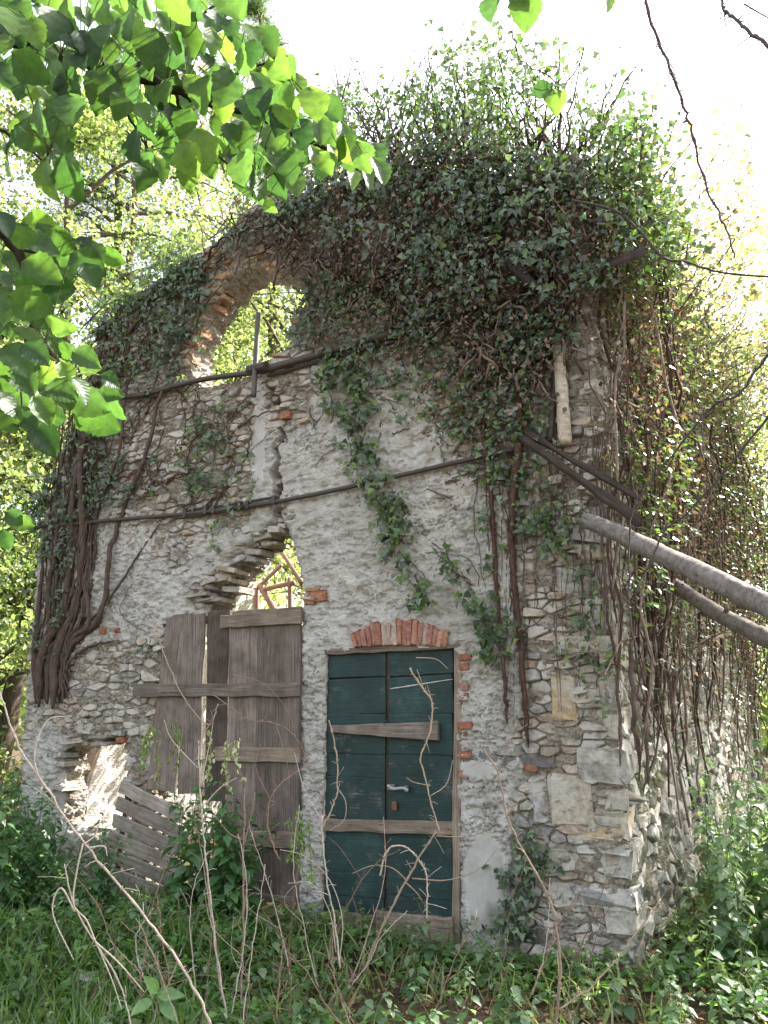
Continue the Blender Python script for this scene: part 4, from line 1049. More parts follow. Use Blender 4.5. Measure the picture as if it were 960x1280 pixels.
specs = [([(800, 975), (792, 880), (790, 780), (800, 700), (788, 600), (770, 500)], .018, .014), ([(812, 985), (808, 900), (818, 800), (806, 690), (790, 620)], .015, .010), ([(850, 960), (838, 860), (828, 760), (842, 660)], .014, .010), ([(776, 960), (772, 860), (760, 760), (750, 660)], .012, .009)] + [([(x0 + ro.uniform(-8, 8), 960 - ro.uniform(0, 90)), (x0 + ro.uniform(-8, 8), 860), (x0 + ro.uniform(-12, 12), 750), (x0 + ro.uniform(-20, 12), 640)], ro.uniform(.004, .010), .005) for x0 in [ro.uniform(765, 900) for _ in range(12)]]
stems_thing('dangling_ivy', 'dark hanging stems on the side wall just right of the corner', specs, (.12, .088, .075), plane='S', hair=14, th=.12, hl=.035)
# brush over the top of the side wall
BR = empty('wall_brush', S3(850, 450, 0), 'pale tangled brush growing over the head of the side wall', 'brush')
n = 24000; wv = 11.5 * rng.random(n); z = 4.7 + (1.5 + .26 * wv) * rng.random(n) ** 1.1 + .03 * wv; keep = fbm(wv * 1.5, z * 1.8, 0, 3, 84) > -.12; wv, z = wv[keep], z[keep]; n = len(z)
P = FO + SU * wv[:, None] + UPV * z[:, None] + SN * rng.uniform(-.9, 1.3, n)[:, None]
leaf_cloud('leaves', P, UPV + rdir(n, rng), rdir(n, rng), .065 * rng.uniform(.5, 1.3, n), 'kite', pick_cols([(.13, .15, .09), (.17, .18, .12), (.20, .165, .13), (.16, .125, .10), (.22, .19, .16)], n, .35, rng), M_tree, BR)
b = MB()
for k in range(900):
    x = ro.uniform(0, 11.3); z0 = ro.uniform(4.2, 5.4 + .22 * x); p0 = FO + SU * x + UPV * z0 + SN * ro.uniform(-.4, .3); d = np.array((ro.gauss(0, .5), ro.gauss(0, .5), ro.uniform(.3, 1.6)))
    P = wig(spline([p0, p0 + d * .5 + SN * .1, p0 + d + SN * ro.uniform(-.2, .5)], 10), .1, .6, k + 900)
    V, F, uv = tube_vf(P, np.linspace(.011, .003, 10), 4, False); b.add(V, F, ro.choice([(.16, .12, .10), (.26, .21, .18), (.34, .29, .26)]), uv)
b.build('stems', M_bark, BR, True)

# ================================================================== background trees
def tree(label, x, y, h, cr, nleaf, pal, lsize, seed, tr=.16, crown0=.25, name='tree', cat_='tree', group=None, density_z=1.0, conifer=False):
    r = random.Random(seed); g = np.random.default_rng(seed); z0 = float(ground_z(x, y)) if abs(x) < 40 else 0
    root = empty(name, (x, y, z0), label, cat_, group)
    lean = np.array((r.uniform(-.08, .08), r.uniform(-.05, .05), 1.0)) * h
    base = np.array((x, y, z0 - .2)); P = wig(spline([base, base + lean * .5 + np.array((r.uniform(-.4, .4), r.uniform(-.3, .3), 0)), base + lean], 22), .12, .5, seed)
    P[0] = base
    b = MB(); V, F, uv = tube_vf(P, tr * (1 - np.linspace(0, .88, 22) ** .9) + .01, 8); c = (.13, .105, .085); b.add(V, F, c, uv); b.build('trunk', M_bark, root, True)
    ends = []
    nl = 26 if not conifer else 60
    for k in range(nl):
        t = crown0 + (1 - crown0) * (k + r.random()) / nl * .97; i = min(int(t * 21), 20); p = P[i]; a = r.uniform(0, 6.283)
        prof = math.sin(math.pi * min(1, max(.08, (t - crown0) / (1 - crown0) * .85 + .12))) ** .6 if not conifer else (1 - t) * 1.1 + .1
        Lb = cr * prof * r.uniform(.6, 1.15); up = r.uniform(.1, .7) if not conifer else r.uniform(-.25, .05)
        e = p + np.array((math.cos(a) * Lb, math.sin(a) * Lb, up * Lb)); m = (p + e) / 2 + np.array((0, 0, .12 * Lb))
        Q = wig(spline([p, m, e], 10), .10, .6, seed + k); Q[0] = p
        b = MB(); V, F, uv = tube_vf(Q, np.linspace(tr * .28, .008, 10), 5, False); b.add(V, F, c, uv)
        ends += [Q[4], Q[6], Q[8], Q[9]]
        for q in range(3):
            s = Q[3 + 2 * q]; d = np.array((r.gauss(0, 1), r.gauss(0, 1), r.gauss(.1, .6))) * Lb * .28
            V, F, uv = tube_vf(spline([s, s + d * .5 + UPV * .05, s + d], 5), np.linspace(.018, .004, 5), 4, False); b.add(V, F, c, uv); ends += [s + d, s + d * .6]
        b.build('limb', M_bark, root, True)
    ends = np.array(ends); ci = g.integers(0, len(ends), nleaf); sc = .30 * cr / 2.2 * g.uniform(.5, 1.3, (len(ends), 1))[ci]
    off = g.normal(size=(nleaf, 3)) * sc * (np.array((1, 1, .6)) if not conifer else np.array((.7, .7, .5)))
    PP = ends[ci] + off
    tone = g.uniform(.75, 1.25, len(ends))[ci][:, None]
    leaf_cloud('crown', PP, rdir(nleaf, g) + UPV * .6, -UPV * .4 + rdir(nleaf, g), lsize * g.uniform(.6, 1.3, nleaf), 'kite' if not conifer else 'blade', pick_cols(pal, nleaf, .25, g) * tone, M_tree, root)
    return root
GP = [(.10, .135, .06), (.08, .115, .05), (.12, .155, .07), (.15, .18, .085)]
YP = [(.18, .20, .105), (.22, .235, .13), (.14, .17, .085)]
PP_ = [(.09, .12, .075), (.10, .12, .085), (.08, .10, .07)]
DP = [(.04, .065, .03), (.05, .08, .035), (.035, .055, .03)]
tree('bright leafy tree just behind the left end of the ruin', -5.6, 11.5, 12.0, 2.7, 20000, YP + GP, .10, 101)
tree('tall slim tree standing left of the ruin', -6.3, 9.2, 11.0, 2.2, 18000, GP, .095, 102, crown0=.08)
tree('broad yellow-green tree behind the arched window hole', -2.8, 15.5, 12.5, 2.8, 7500, YP, .11, 103)
tree('bushy tree filling the gap at the left edge of the wall', -8.2, 12.5, 7.5, 2.6, 14000, GP + YP, .10, 104, crown0=.06)
tree('pale tree far behind the left shoulder of the wall', -5.0, 19, 12.5, 3.0, 11000, YP, .13, 105)
tree('dark tree low at the left edge beyond the nettles', -7.4, 8.4, 3.6, 1.5, 9000, DP + GP, .08, 106, crown0=.05, tr=.07)
tree('grey-green conifer with drooping boughs at the top left', -5.4, 14.0, 16.5, 2.7, 40000, DP + [(.07, .095, .05)], .16, 107, tr=.2, conifer=True, crown0=.2, name='conifer')
tree('hanging conifer seen between the hazel branch and the ivy', -2.35, 16.5, 25.0, 1.9, 40000, DP + [(.07, .095, .05)], .15, 108, tr=.18, conifer=True, crown0=.45, name='conifer')
tree('light green tree behind the far end of the side wall', 9.4, 18.5, 11.5, 3.0, 7000, PP_, .11, 109)
tree('unseen tree added outside the right frame edge to shade the side wall', 7.6, 9.6, 9.0, 2.6, 9000, GP, .12, 131, crown0=.2)  # added out of view to cast shade on the thicket and side wall
tree('small sunlit tree at the right edge behind the brush', 8.6, 14.0, 7.6, 2.2, 11000, PP_, .10, 110, crown0=.1)
tree('thin tree behind the far end of the side wall', 6.6, 17.5, 10.5, 2.4, 8000, YP + GP, .10, 111)
tree('yellow-leaved sapling growing inside the ruin behind the breach', -1.2, 11.0, 5.2, 1.3, 5000, YP, .09, 112, tr=.06, crown0=.15)
tree('low green tree at the far left behind the wall edge', -10.5, 15.0, 8.5, 3.0, 12000, GP, .12, 113, crown0=.05)
# far wood that closes the horizon
tree('tall bright tree behind the upper left of the wall', -4.2, 13.0, 14.5, 3.0, 17000, YP + GP, .09, 121, crown0=.15)
tree('wide pale tree in the gap between the hazel and the wall shoulder', -3.6, 17.5, 18.0, 3.6, 13000, YP, .12, 122, crown0=.2)
tree('slender tree right against the left end of the ruin', -5.0, 10.2, 7.2, 1.6, 11000, YP + GP, .085, 123, crown0=.05)
tree('sparse tree leaning over the left edge beyond the nettles', -7.6, 10.8, 10.5, 2.4, 13000, YP, .10, 124, crown0=.1)
n = 52000; a = rng.uniform(-1.5, 1.5, n); rr = rng.uniform(26, 44, n); zz = rng.uniform(0, 1, n) ** 1.1
hh = (6.0 + 2.5 * fbm(a * 9, a * 0, 0, 3, 95)); P = np.stack([np.sin(a) * rr, np.cos(a) * rr, zz * hh], 1)
wd_ = leaf_cloud('far_wood', P, rdir(n, rng) + UPV * .4, rdir(n, rng), .42 * rng.uniform(.5, 1.4, n), 'kite', pick_cols(GP + YP, n, .3, rng), M_tree); tag(wd_, 'sunlit wood far behind the ruin, reading as one mass', None, None, 'stuff')

# ================================================================== undergrowth
def scatter_ground(x0, x1, y0, y1, n, r=rng):
    return r.uniform(x0, x1, n), r.uniform(y0, y1, n)
def outside_house(x, y, m=.12):
    u = (x - FO[0]) * FU[0] + (y - FO[1]) * FU[1]; d = (x - FO[0]) * FN[0] + (y - FO[1]) * FN[1]
    return (d > m) | (u < -m) 
# leaf litter
n = 15000; x, y = scatter_ground(-5, 6, 2.6, 9.5, n); k = outside_house(x, y); x, y = x[k], y[k]; n = len(x)
P = np.stack([x, y, ground_z(x, y) + .012 + .01 * rng.random(n)], 1)
tag(leaf_cloud('leaf_litter', P, UPV + rdir(n, rng) * .45, rdir(n, rng), .05 * rng.uniform(.5, 1.3, n), 'oval', pick_cols([(.19, .11, .06), (.25, .16, .09), (.13, .08, .05), (.30, .22, .14)], n, .3, rng), M_dry), 'dry brown fallen leaves on the soil in the foreground', None, None, 'stuff')
# low ground cover
n = 85000; x, y = scatter_ground(-5.5, 6.5, 2.8, 9.5, n); dn = fbm(x * .9, y * .9, 0, 4, 96); k = outside_house(x, y) & (dn > -.26 + .26 * rng.random(n) - .28 * (x < -.9) - .16 * (abs(x) < 1.6) - .1 * (y > 5)); x, y = x[k], y[k]; n = len(x)
hgt = .02 + .12 * rng.random(n) ** 1.5 * (1 + np.clip(dn[k], -1, 1)); P = np.stack([x, y, ground_z(x, y) + hgt], 1)
tag(leaf_cloud('ground_cover', P, UPV + rdir(n, rng) * .5, rdir(n, rng) - UPV * .1, .052 * rng.uniform(.5, 1.4, n), 'ivy', pick_cols([(.08, .16, .045), (.10, .20, .05), (.06, .12, .04), (.13, .21, .06)], n, .3, rng), M_herb), 'low green ground cover of small leaves in front of the doors', None, None, 'stuff')
# grass at lower left
n = 8000; x, y = scatter_ground(-4.2, -.9, 3.2, 7.2, n); k = (fbm(x * 1.1, y * 1.1, 0, 3, 97) > -.15) & outside_house(x, y); x, y = x[k], y[k]; n = len(x)
P = np.stack([x, y, ground_z(x, y)], 1); T = UPV + rdir(n, rng) * .38
tag(leaf_cloud('grass', P, rdir(n, rng) * np.array((1, 1, .1)), T, .22 * rng.uniform(.5, 1.3, n), 'blade', pick_cols([(.07, .13, .035), (.10, .16, .045), (.05, .10, .03)], n, .3, rng), M_herb), 'long green grass at the lower left', None, None, 'stuff')

n = 5500; x, y = scatter_ground(-4, 5, 3.0, 7.2, n); k = (fbm(x * 2.1, y * 2.1, 0, 3, 98) > .05) & outside_house(x, y); x, y = x[k], y[k]; n = len(x)
P = np.stack([x, y, ground_z(x, y)], 1)
tag(leaf_cloud('thin_grass', P, rdir(n, rng) * np.array((1, 1, .1)), UPV + rdir(n, rng) * .6, .19 * rng.uniform(.4, 1.4, n), 'blade', pick_cols([(.12, .17, .06), (.2, .2, .1), (.09, .14, .05), (.28, .24, .15)], n, .3, rng), M_herb), 'thin tufts of green and straw grass between the seedlings', None, None, 'stuff')
# herbs: stem with opposite leaf pairs
def herb_meshes(h, lsize, pal, seed, pairs=9, spread=1.0):
    r = random.Random(seed); b = MB(); P = spline([(0, 0, 0), (r.uniform(-.04, .04), r.uniform(-.04, .04), h * .5), (r.uniform(-.14, .14), r.uniform(-.14, .14), h)], 12)
    V, F, uv = tube_vf(P, np.linspace(.006, .002, 12), 5); b.add(V, F, (.10, .13, .05), uv); stem = b.mesh('stem', M_herb, True)
    LPs, LN, LT, LS = [], [], [], []
    for k in range(pairs):
        t = .12 + .88 * k / (pairs - 1); p = P[min(11, int(t * 11))]; a0 = k * 1.571 + r.uniform(-.3, .3)
        for s in range(2 if k < pairs - 1 else 4):
            a = a0 + s * (math.pi if k < pairs - 1 else 1.571); d = np.array((math.cos(a), math.sin(a), 0)); sz = lsize * (1 - .45 * max(0, t - .5) * 2) * r.uniform(.8, 1.2) * (.6 if k == pairs - 1 else 1)
            q = p + d * sz * .28; LPs.append(q); LT.append(d + UPV * r.uniform(-.7, .1)); LN.append(UPV + d * .3 + np.array((r.gauss(0, .15), r.gauss(0, .15), 0))); LS.append(sz)
            if r.random() < .6:   # side shoot leaves
                for e in (-1, 1):
                    LPs.append(q + d * sz * .2 * r.random() + UPV * .02); LT.append(d * .5 + np.array((-d[1], d[0], 0)) * e + UPV * r.uniform(-.5, .2)); LN.append(UPV + d * .2); LS.append(sz * .6)
    # serrated lance-shaped leaf
    S_ = []; m = 7
    V, F, C = [], [], []
    g = np.random.default_rng(seed)
    for p, N, T, S in zip(LPs, LN, LT, LS):
        N = N / np.linalg.norm(N); T = T - N * np.dot(T, N); T /= np.linalg.norm(T); B = np.cross(T, N); base = len(V); c = pick_cols(pal, 1, .25, g)[0]
        for i in range(m):
            t = i / (m - 1); wdt = .32 * math.sin(math.pi * (t ** .65)) * (1 + (.14 if i % 2 else -.08)); z = -.28 * t * t
            for sx in (-1, 0, 1):
                V.append(p + S * (T * t + B * (sx * wdt) + N * (z + .10 * abs(sx) * wdt * 2))); C.append(tuple(c))
        for i in range(m - 1):
            a = base + i * 3; F += [(a, a + 1, a + 4, a + 3), (a + 1, a + 2, a + 5, a + 4)]
    b = MB(); b.V = [tuple(v) for v in V]; b.F = F; b.C = C; b.UV = [(0, 0)] * len(V)
    return stem, b.mesh('leaves', M_herb, True)
NET = [(.075, .15, .06), (.095, .18, .065), (.06, .12, .055)]
PAL_R = [(.13, .19, .11), (.16, .22, .13), (.10, .16, .085)]
herbs = {'nettle': [herb_meshes(h, .115, NET, s, 11) for h, s in ((1.0, 1), (.8, 2), (.65, 3), (.9, 4))],
         'bush': [herb_meshes(h, .105, PAL_R, s, 13) for h, s in ((1.15, 11), (.9, 12), (.7, 13), (1.0, 14))],
         'low': [herb_meshes(h, .085, NET + PAL_R, s, 6) for h, s in ((.35, 21), (.28, 22), (.22, 23))]}
def herb(kind, name, x, y, label, group, s=1.0):
    st_, lv = ro.choice(herbs[kind]); z = float(ground_z(x, y))
    root = empty(name, (x, y, z), label, 'plant', group); root.rotation_euler = (ro.uniform(-.12, .12), ro.uniform(-.12, .12), ro.uniform(0, 6.28)); root.scale = (s, s, s * ro.uniform(.85, 1.1))
    for nm, me in (('stem', st_), ('leaves', lv)):
        o = bpy.data.objects.new(nm, me); COL.objects.link(o); o.parent = root
def where(qx, y):
    near = ['in the nearest row', 'second row back', 'midway back', 'toward the masonry', 'close to the masonry', 'far back'][0 if y < 4.4 else 1 if y < 5.2 else 2 if y < 6.2 else 3 if y < 7.0 else 4 if y < 8.2 else 5]
    side = 'past the left frame edge' if qx < 0 else 'at the left frame edge' if qx < 40 else 'below the low opening' if qx < 150 else 'left of the grey planks' if qx < 240 else 'before the grey planks' if qx < 385 else 'before the green door' if qx < 580 else 'by the corner foot' if qx < 700 else 'just right of the corner' if qx < 800 else 'under the hanging ivy' if qx < 880 else 'at the right frame edge' if qx < 960 else 'past the right frame edge'
    return side + ', ' + near
def herb_patch(kind, name, poly_xy, n, label, group, smin=.7, smax=1.15):
    P = sample_poly(poly_xy, n)
    for x, y in P:
        if outside_house(np.array(x), np.array(y), .18):
            qx, qy = project(np.array((x, y, .3))); sc_ = ro.uniform(smin, smax); t3 = (sc_ - smin) / (smax - smin)
            herb(kind, name, float(x), float(y), ('short ' if t3 < .33 else 'middling ' if t3 < .66 else 'tall ') + label + ' ' + where(float(qx), float(y)), group, sc_)
herb_patch('nettle', 'nettle', [(-5.2, 8.0), (-4.6, 6.2), (-3.0, 6.0), (-2.3, 6.6), (-3.0, 7.5), (-4.0, 8.2)], 120, 'leafy green nettle', 'nettles at the foot of the left wall')
herb_patch('nettle', 'nettle', [(-3.1, 6.5), (-2.0, 6.2), (-1.9, 6.5), (-3.0, 7.1)], 34, 'slat-side nettle', 'nettles before the slatted panel', .45, .8)
herb_patch('nettle', 'nettle', [(-1.75, 6.55), (-1.1, 6.2), (-1.0, 6.6), (-1.6, 7.1)], 26, 'clump nettle', 'nettles in front of the boarded door', .9, 1.25)
herb_patch('bush', 'balsam_plant', [(1.9, 5.4), (3.2, 5.0), (5.6, 7.6), (6.0, 10.0), (4.6, 9.4), (3.0, 7.4)], 190, 'pale thicket plant', 'thicket plants along the side wall', .8, 1.25)
herb_patch('low', 'seedling', [(-3.6, 3.8), (3.4, 3.8), (3.6, 5.0), (1.2, 5.9), (-.5, 6.4), (-3.2, 6.4)], 150, 'leafy seedling', 'seedlings in the foreground', .7, 1.2)

# broad-leaved seedling close to the camera
SD = empty('broadleaf_seedling', G3(200, 1262), 'seedling with four broad pale green leaves at the bottom left', 'plant')
for (px, py, dx, dy, s) in [(196, 1240, -12, -18, .075), (196, 1243, 34, 0, .10), (190, 1250, -26, 16, .09), (200, 1250, 22, 26, .08)]:
    p = D3(px, py, 4.35); q = D3(px + dx, py + dy, 4.25)
    V, F, C = [], [], []; T = q - p; Lf = np.linalg.norm(T); T /= Lf; N = UPV * .6 - np.array((0, 1, 0)) * .8; N = N - T * np.dot(N, T); N /= np.linalg.norm(N); B = np.cross(T, N)
    for i in range(8):
        t = i / 7; wd = .030 * math.sin(math.pi * t ** .8)
        for sx in (-1, 0, 1): V.append(p + T * Lf * 1.0 * t + B * sx * wd + N * (.01 * abs(sx) - .03 * t * t))
    for i in range(7):
        a = i * 3; F += [(a, a + 1, a + 4, a + 3), (a + 1, a + 2, a + 5, a + 4)]
    b = MB(); b.add(V, F, (.14, .24, .10)); b.build('leaf', M_herb, SD, True)
b = MB(); V, F, uv = tube_vf(spline([G3(200, 1275), D3(198, 1258, 4.35), D3(196, 1243, 4.35)], 6), .004, 5); b.add(V, F, (.12, .16, .06), uv); b.build('stem', M_herb, SD, True)

# stones lying in the grass
for k, (px, py, s) in enumerate([(112, 1222, .10), (18, 1228, .07), (82, 1115, .12)]):
    c = G3(px, py, .0); c[2] = float(ground_z(c[0], c[1])) + s * .25
    bm_ = MB(); V, F = rough_box(c, np.array((1, 0, 0.)), np.array((0, 1., 0)), UPV, s, s * .8, s * .5, ro, s * .12); bm_.add(V, F, (.33, .31, .29))
    o = bm_.build('fallen_stone', M_stone); tag(o, ['pale fallen stone in the grass at the bottom left', 'small grey stone at the very left edge of the grass', 'grey stone half hidden under the nettles'][k], 'stone')

# ================================================================== dead canes
def cane(label, pts, rpx0, rpx1, dist, col, name='dead_cane', twigs=(), group=None, cat_='dead stem', thorn=0):
    """pts: photo points; dist: horizontal distance from the viewer, per point or one"""
    ds = dist if isinstance(dist, (list, tuple)) else [dist] * len(pts)
    Pp = [D3(x, y, d) for (x, y), d in zip(pts, ds)]
    root = empty(name, Pp[0], label, cat_, group); n = 6 * len(pts) + 4
    P = spline(Pp, n); P = wig(P, .008, .7, int(pts[0][0])); dm = sum(ds) / len(ds)
    R = np.linspace(rpx0, rpx1, n) / FPX * dm / 2 * .42
    R[::5] *= 1.3
    V, F, uv = tube_vf(P, R, 6); b = MB(); b.add(V, F, col, uv)
    if thorn:
        for q in range(thorn):
            i = ro.randrange(1, n - 1); d = rdir(1, rng)[0]; p = P[i]; t = P[min(i + 1, n - 1)] - P[i - 1]; t = t / np.linalg.norm(t) * R[i] * .9
            b.add([p - t, p + t, p + np.cross(t, d) * .9, p + d * R[i] * ro.uniform(1.8, 3.2)], [(0, 1, 3), (1, 2, 3), (2, 0, 3)], col)
    for q in range(int(n * .45)):
        i = ro.randrange(2, n - 1); dd = rdir(1, rng)[0] + UPV * .5; dd /= np.linalg.norm(dd); Ls = ro.uniform(.015, .07) * (1 if ro.random() < .8 else 2.2)
        V, F, uv = tube_vf([P[i], P[i] + dd * Ls * .5 + UPV * .004, P[i] + dd * Ls + rdir(1, rng)[0] * .006], [R[i] * .55, R[i] * .4, R[i] * .3], 4); b.add(V, F, col, uv)
    b.build('stem', M_twig, root, True)
    for tw in twigs:
        Q = spline([D3(x, y, dm) for x, y in tw], 5 * len(tw)); V, F, uv = tube_vf(Q, np.linspace(rpx1 * .34, rpx1 * .17, len(Q)) / FPX * dm / 2, 5); b = MB(); b.add(V, F, col, uv); b.build('twig', M_twig, root, True)
    return root
PALE = (.47, .39, .34); TAN = (.38, .29, .23); BRN = (.16, .11, .085); RED = (.27, .17, .13)
cane('long pale cane slanting from the left edge down to the bottom centre', [(0, 865), (25, 935), (58, 985), (105, 1055), (160, 1120), (208, 1180), (240, 1230), (266, 1285)], 4.5, 6.5, 3.9, PALE, twigs=[[(105, 1055), (118, 1045), (124, 1030)], [(110, 1060), (130, 1058), (134, 1070)], [(104, 1054), (96, 1090), (92, 1130), (108, 1150), (120, 1178), (140, 1225), (152, 1262)], [(94, 1140), (76, 1110), (66, 1142), (92, 1200)], [(120, 1178), (150, 1205), (180, 1240)], [(58, 985), (46, 965), (44, 935), (60, 900), (90, 895)]])
cane('upright pale stem rising in front of the dark plank gap', [(284, 1275), (272, 1200), (262, 1120), (255, 1050), (250, 985), (248, 925)], 5, 4, 4.6, PALE, twigs=[[(250, 985), (262, 930), (266, 905)], [(247, 960), (215, 925), (205, 900)], [(252, 1010), (275, 985), (296, 972)]])
cane('straight brown stem in front of the boarded door', [(300, 1285), (303, 1200), (304, 1120), (305, 1050), (305, 985)], 6, 5, 4.7, (.24, .17, .14), twigs=[[(304, 1060), (318, 1000), (316, 988)], [(303, 1050), (285, 1040), (262, 1010)]])
cane('arching tan cane across the grey planks', [(190, 770), (210, 830), (235, 880), (262, 905), (272, 880)], 3, 3, 5.5, TAN, twigs=[[(262, 905), (252, 925), (246, 950)]])
cane('thin reddish cane curving over the right planks', [(266, 868), (310, 898), (345, 905), (372, 925), (388, 965)], 3, 3, 5.4, RED, twigs=[[(345, 905), (358, 950), (362, 985)], [(290, 843), (330, 855), (360, 890), (372, 930)]])
cane('tan cane hooked in front of the green door, left loop', [(403, 1035), (415, 1010), (422, 985), (420, 940), (412, 900)], 5, 4, 5.2, TAN, twigs=[[(422, 985), (432, 1002), (430, 1025), (412, 1038)]])
cane('jointed dry cane crossing the right leaf of the green door', [(512, 835), (528, 860), (540, 880), (536, 920), (526, 945), (532, 975), (538, 1000), (550, 1040)], 5, 4, 5.2, (.40, .31, .23), twigs=[[(520, 822), (545, 824), (560, 836)], [(538, 995), (558, 980), (566, 950)], [(538, 982), (518, 978), (508, 972)]])
cane('arched pale cane over the lower green boards', [(475, 1095), (485, 1062), (505, 1058), (522, 1072), (532, 1090), (534, 1120), (533, 1148)], 5, 4, 5.0, PALE)
cane('long bare cane leaning over the door foot', [(455, 1215), (475, 1165), (500, 1115), (522, 1075), (545, 1040)], 7, 5, 5.0, (.32, .24, .18), twigs=[[(508, 1100), (490, 1085), (466, 1082), (440, 1092)], [(507, 1103), (520, 1115), (528, 1126)], [(545, 1045), (590, 1045), (625, 1025)], [(515, 1098), (560, 1100), (600, 1085), (622, 1060)]])
cane('bundle of pale canes bending beside the door post', [(424, 1210), (420, 1160), (410, 1110), (404, 1060), (402, 1020)], 5, 4, 4.8, PALE, twigs=[[(424, 1205), (428, 1150), (412, 1100), (380, 1070), (350, 1062)], [(420, 1190), (412, 1140), (390, 1105), (360, 1104)], [(404, 1030), (380, 985), (368, 940)]])
cane('dark thin stem rising beside the bundle of pale canes', [(400, 1240), (418, 1180), (440, 1120), (470, 1080), (500, 1062)], 4, 3, 4.9, BRN, twigs=[[(440, 1120), (452, 1160), (446, 1190)], [(452, 1100), (425, 1060), (408, 1045)]])
cane('forked grey cane at the bottom centre by the corner foot', [(694, 1285), (700, 1215), (694, 1150), (680, 1110), (652, 1060), (634, 1020), (622, 965), (600, 930)], 8, 4, 4.7, (.30, .22, .175), twigs=[[(696, 1180), (712, 1215), (705, 1280)], [(634, 1020), (650, 1000), (690, 985)], [(622, 965), (642, 920), (660, 905)]])
cane('pale cane slanting up to the right from the bottom centre', [(700, 1262), (740, 1232), (775, 1195), (800, 1160), (826, 1125)], 5, 3, 4.3, (.36, .28, .2))
cane('curved tan cane looping from the planks toward the ground', [(350, 1075), (336, 1040), (338, 1000), (356, 975), (380, 960)], 4, 3, 5.0, RED, twigs=[[(338, 1000), (320, 960), (326, 930)]])
cane('forked dead cane at the left of the nettle clump', [(165, 1285), (150, 1230), (120, 1180), (92, 1130), (80, 1080)], 4, 3, 4.1, PALE)
cane('reddish stick standing in the lower centre', [(345, 1275), (350, 1215), (352, 1195)], 5, 4, 4.4, RED)
for k in range(34):
    x0 = ro.choice([ro.uniform(90, 480), ro.uniform(180, 480), ro.uniform(430, 720)]); d = ro.uniform(4.0, 5.3); Lh = ro.uniform(60, 240); lean = ro.uniform(-70, 70); bend = ro.uniform(-40, 40)
    y0 = 640 + 960 * math.tan(math.atan(CAMZ / d) + PITCH) + 6
    cc = ro.choice([('pale', PALE), ('tan', TAN), ('dark brown', BRN), ('reddish', RED)])
    cane(cc[0] + ' cane ' + ('forked ' if k % 2 else 'unbranched ') + ('leaning left ' if lean < -20 else 'leaning right ' if lean > 20 else 'upright ') + ('short ' if Lh < 140 else 'tall ') + where(x0, d), [(x0, y0), (x0 + lean * .33 + bend * .4, y0 - Lh * .35), (x0 + lean * .66 + bend * .5, y0 - Lh * .7), (x0 + lean + bend * ro.uniform(-.6, 1.2), y0 - Lh)], 3.2, 1.8, d, cc[1], group='thin dead canes in front of the doors',
         twigs=[[(x0 + lean * .33 + bend * .4, y0 - Lh * .35), (x0 + lean * .5 + ro.uniform(-30, 30), y0 - Lh * .5), (x0 + lean * .5 + ro.uniform(-50, 50), y0 - Lh * .7)]] if k % 2 else [])

# hanging pale catkins beside the planks
def hanging(label, top_pts, dist, pal, n):
    root = empty('hanging_catkins', D3(*top_pts[0], dist), label, 'seed heads')
    for (x, y) in top_pts:
        ln = ro.uniform(40, 80); P = spline([D3(x, y, dist), D3(x + ro.uniform(-6, 6), y + ln * .5, dist), D3(x + ro.uniform(-8, 8), y + ln, dist)], 10)
        V, F, uv = tube_vf(P, .003, 4, False); b = MB(); b.add(V, F, (.2, .2, .1), uv); b.build('stalk', M_herb, root)
        c = P[rng.integers(0, 10, n)] + rng.normal(size=(n, 3)) * .010
        leaf_cloud('catkin', c, rdir(n, rng), -UPV + rdir(n, rng) * .5, .030 * rng.uniform(.6, 1.3, n), 'oval', pick_cols(pal, n, .3, rng), M_herb, root)
hanging('green hanging seed tassels left of the grey planks', [(188, 905), (194, 910), (184, 915)], 6.0, [(.16, .25, .06), (.3, .35, .18)], 50)
hanging('green tassels hanging on the dark planks', [(215, 905), (222, 900)], 5.8, [(.12, .18, .05)], 40)
hanging('pale hanging tassels before the plank gap', [(262, 915), (285, 925), (296, 925)], 5.0, [(.45, .45, .35), (.3, .35, .2)], 40)
hanging('green drooping tassels on the pier between the doors', [(362, 1025), (372, 1015), (386, 1030), (376, 1040)], 5.3, [(.12, .2, .06), (.2, .28, .1)], 60)

# ================================================================== foreground branches
def hazel_mesh(seed):
    r = random.Random(seed); V, C, UV, F = [], [], [], []; m = 13
    lop = r.uniform(-.06, .06); cup = r.uniform(.1, .4); droop = r.uniform(.1, .5); wv = r.uniform(0, 6)
    for i in range(m):
        t = i / (m - 1); wdt = .44 * (math.sin(math.pi * min(1, t ** .78)) ** .72 if 0 < t < 1 else 0)
        wdt *= 1 + (.06 if i % 2 else -.045)
        for j, sx in enumerate((-1, -.5, 0, .5, 1)):
            x = sx * wdt + lop * t; z = cup * abs(sx) * wdt - droop * t * t + .022 * math.sin(t * 22 + wv) * abs(sx) + .02 * math.sin(sx * 5 + wv)
            V.append((x, t + (.05 * abs(sx) if 0 < i < 6 else 0) - (.05 if abs(sx) == 1 and i == 0 else 0), z)); C.append((1, 1, 1)); UV.append((x, t))
    for i in range(m - 1):
        for j in range(4):
            a = i * 5 + j; F.append((a, a + 1, a + 6, a + 5))
    g = [(.048, .095, .028), (.060, .110, .028), (.034, .072, .026)][seed % 3]
    b = MB(); b.V = V; b.F = F; b.C = [g] * len(V); b.UV = UV
    return b.mesh('leaf', M_hazel, True)
HZ = [hazel_mesh(s) for s in range(6)]
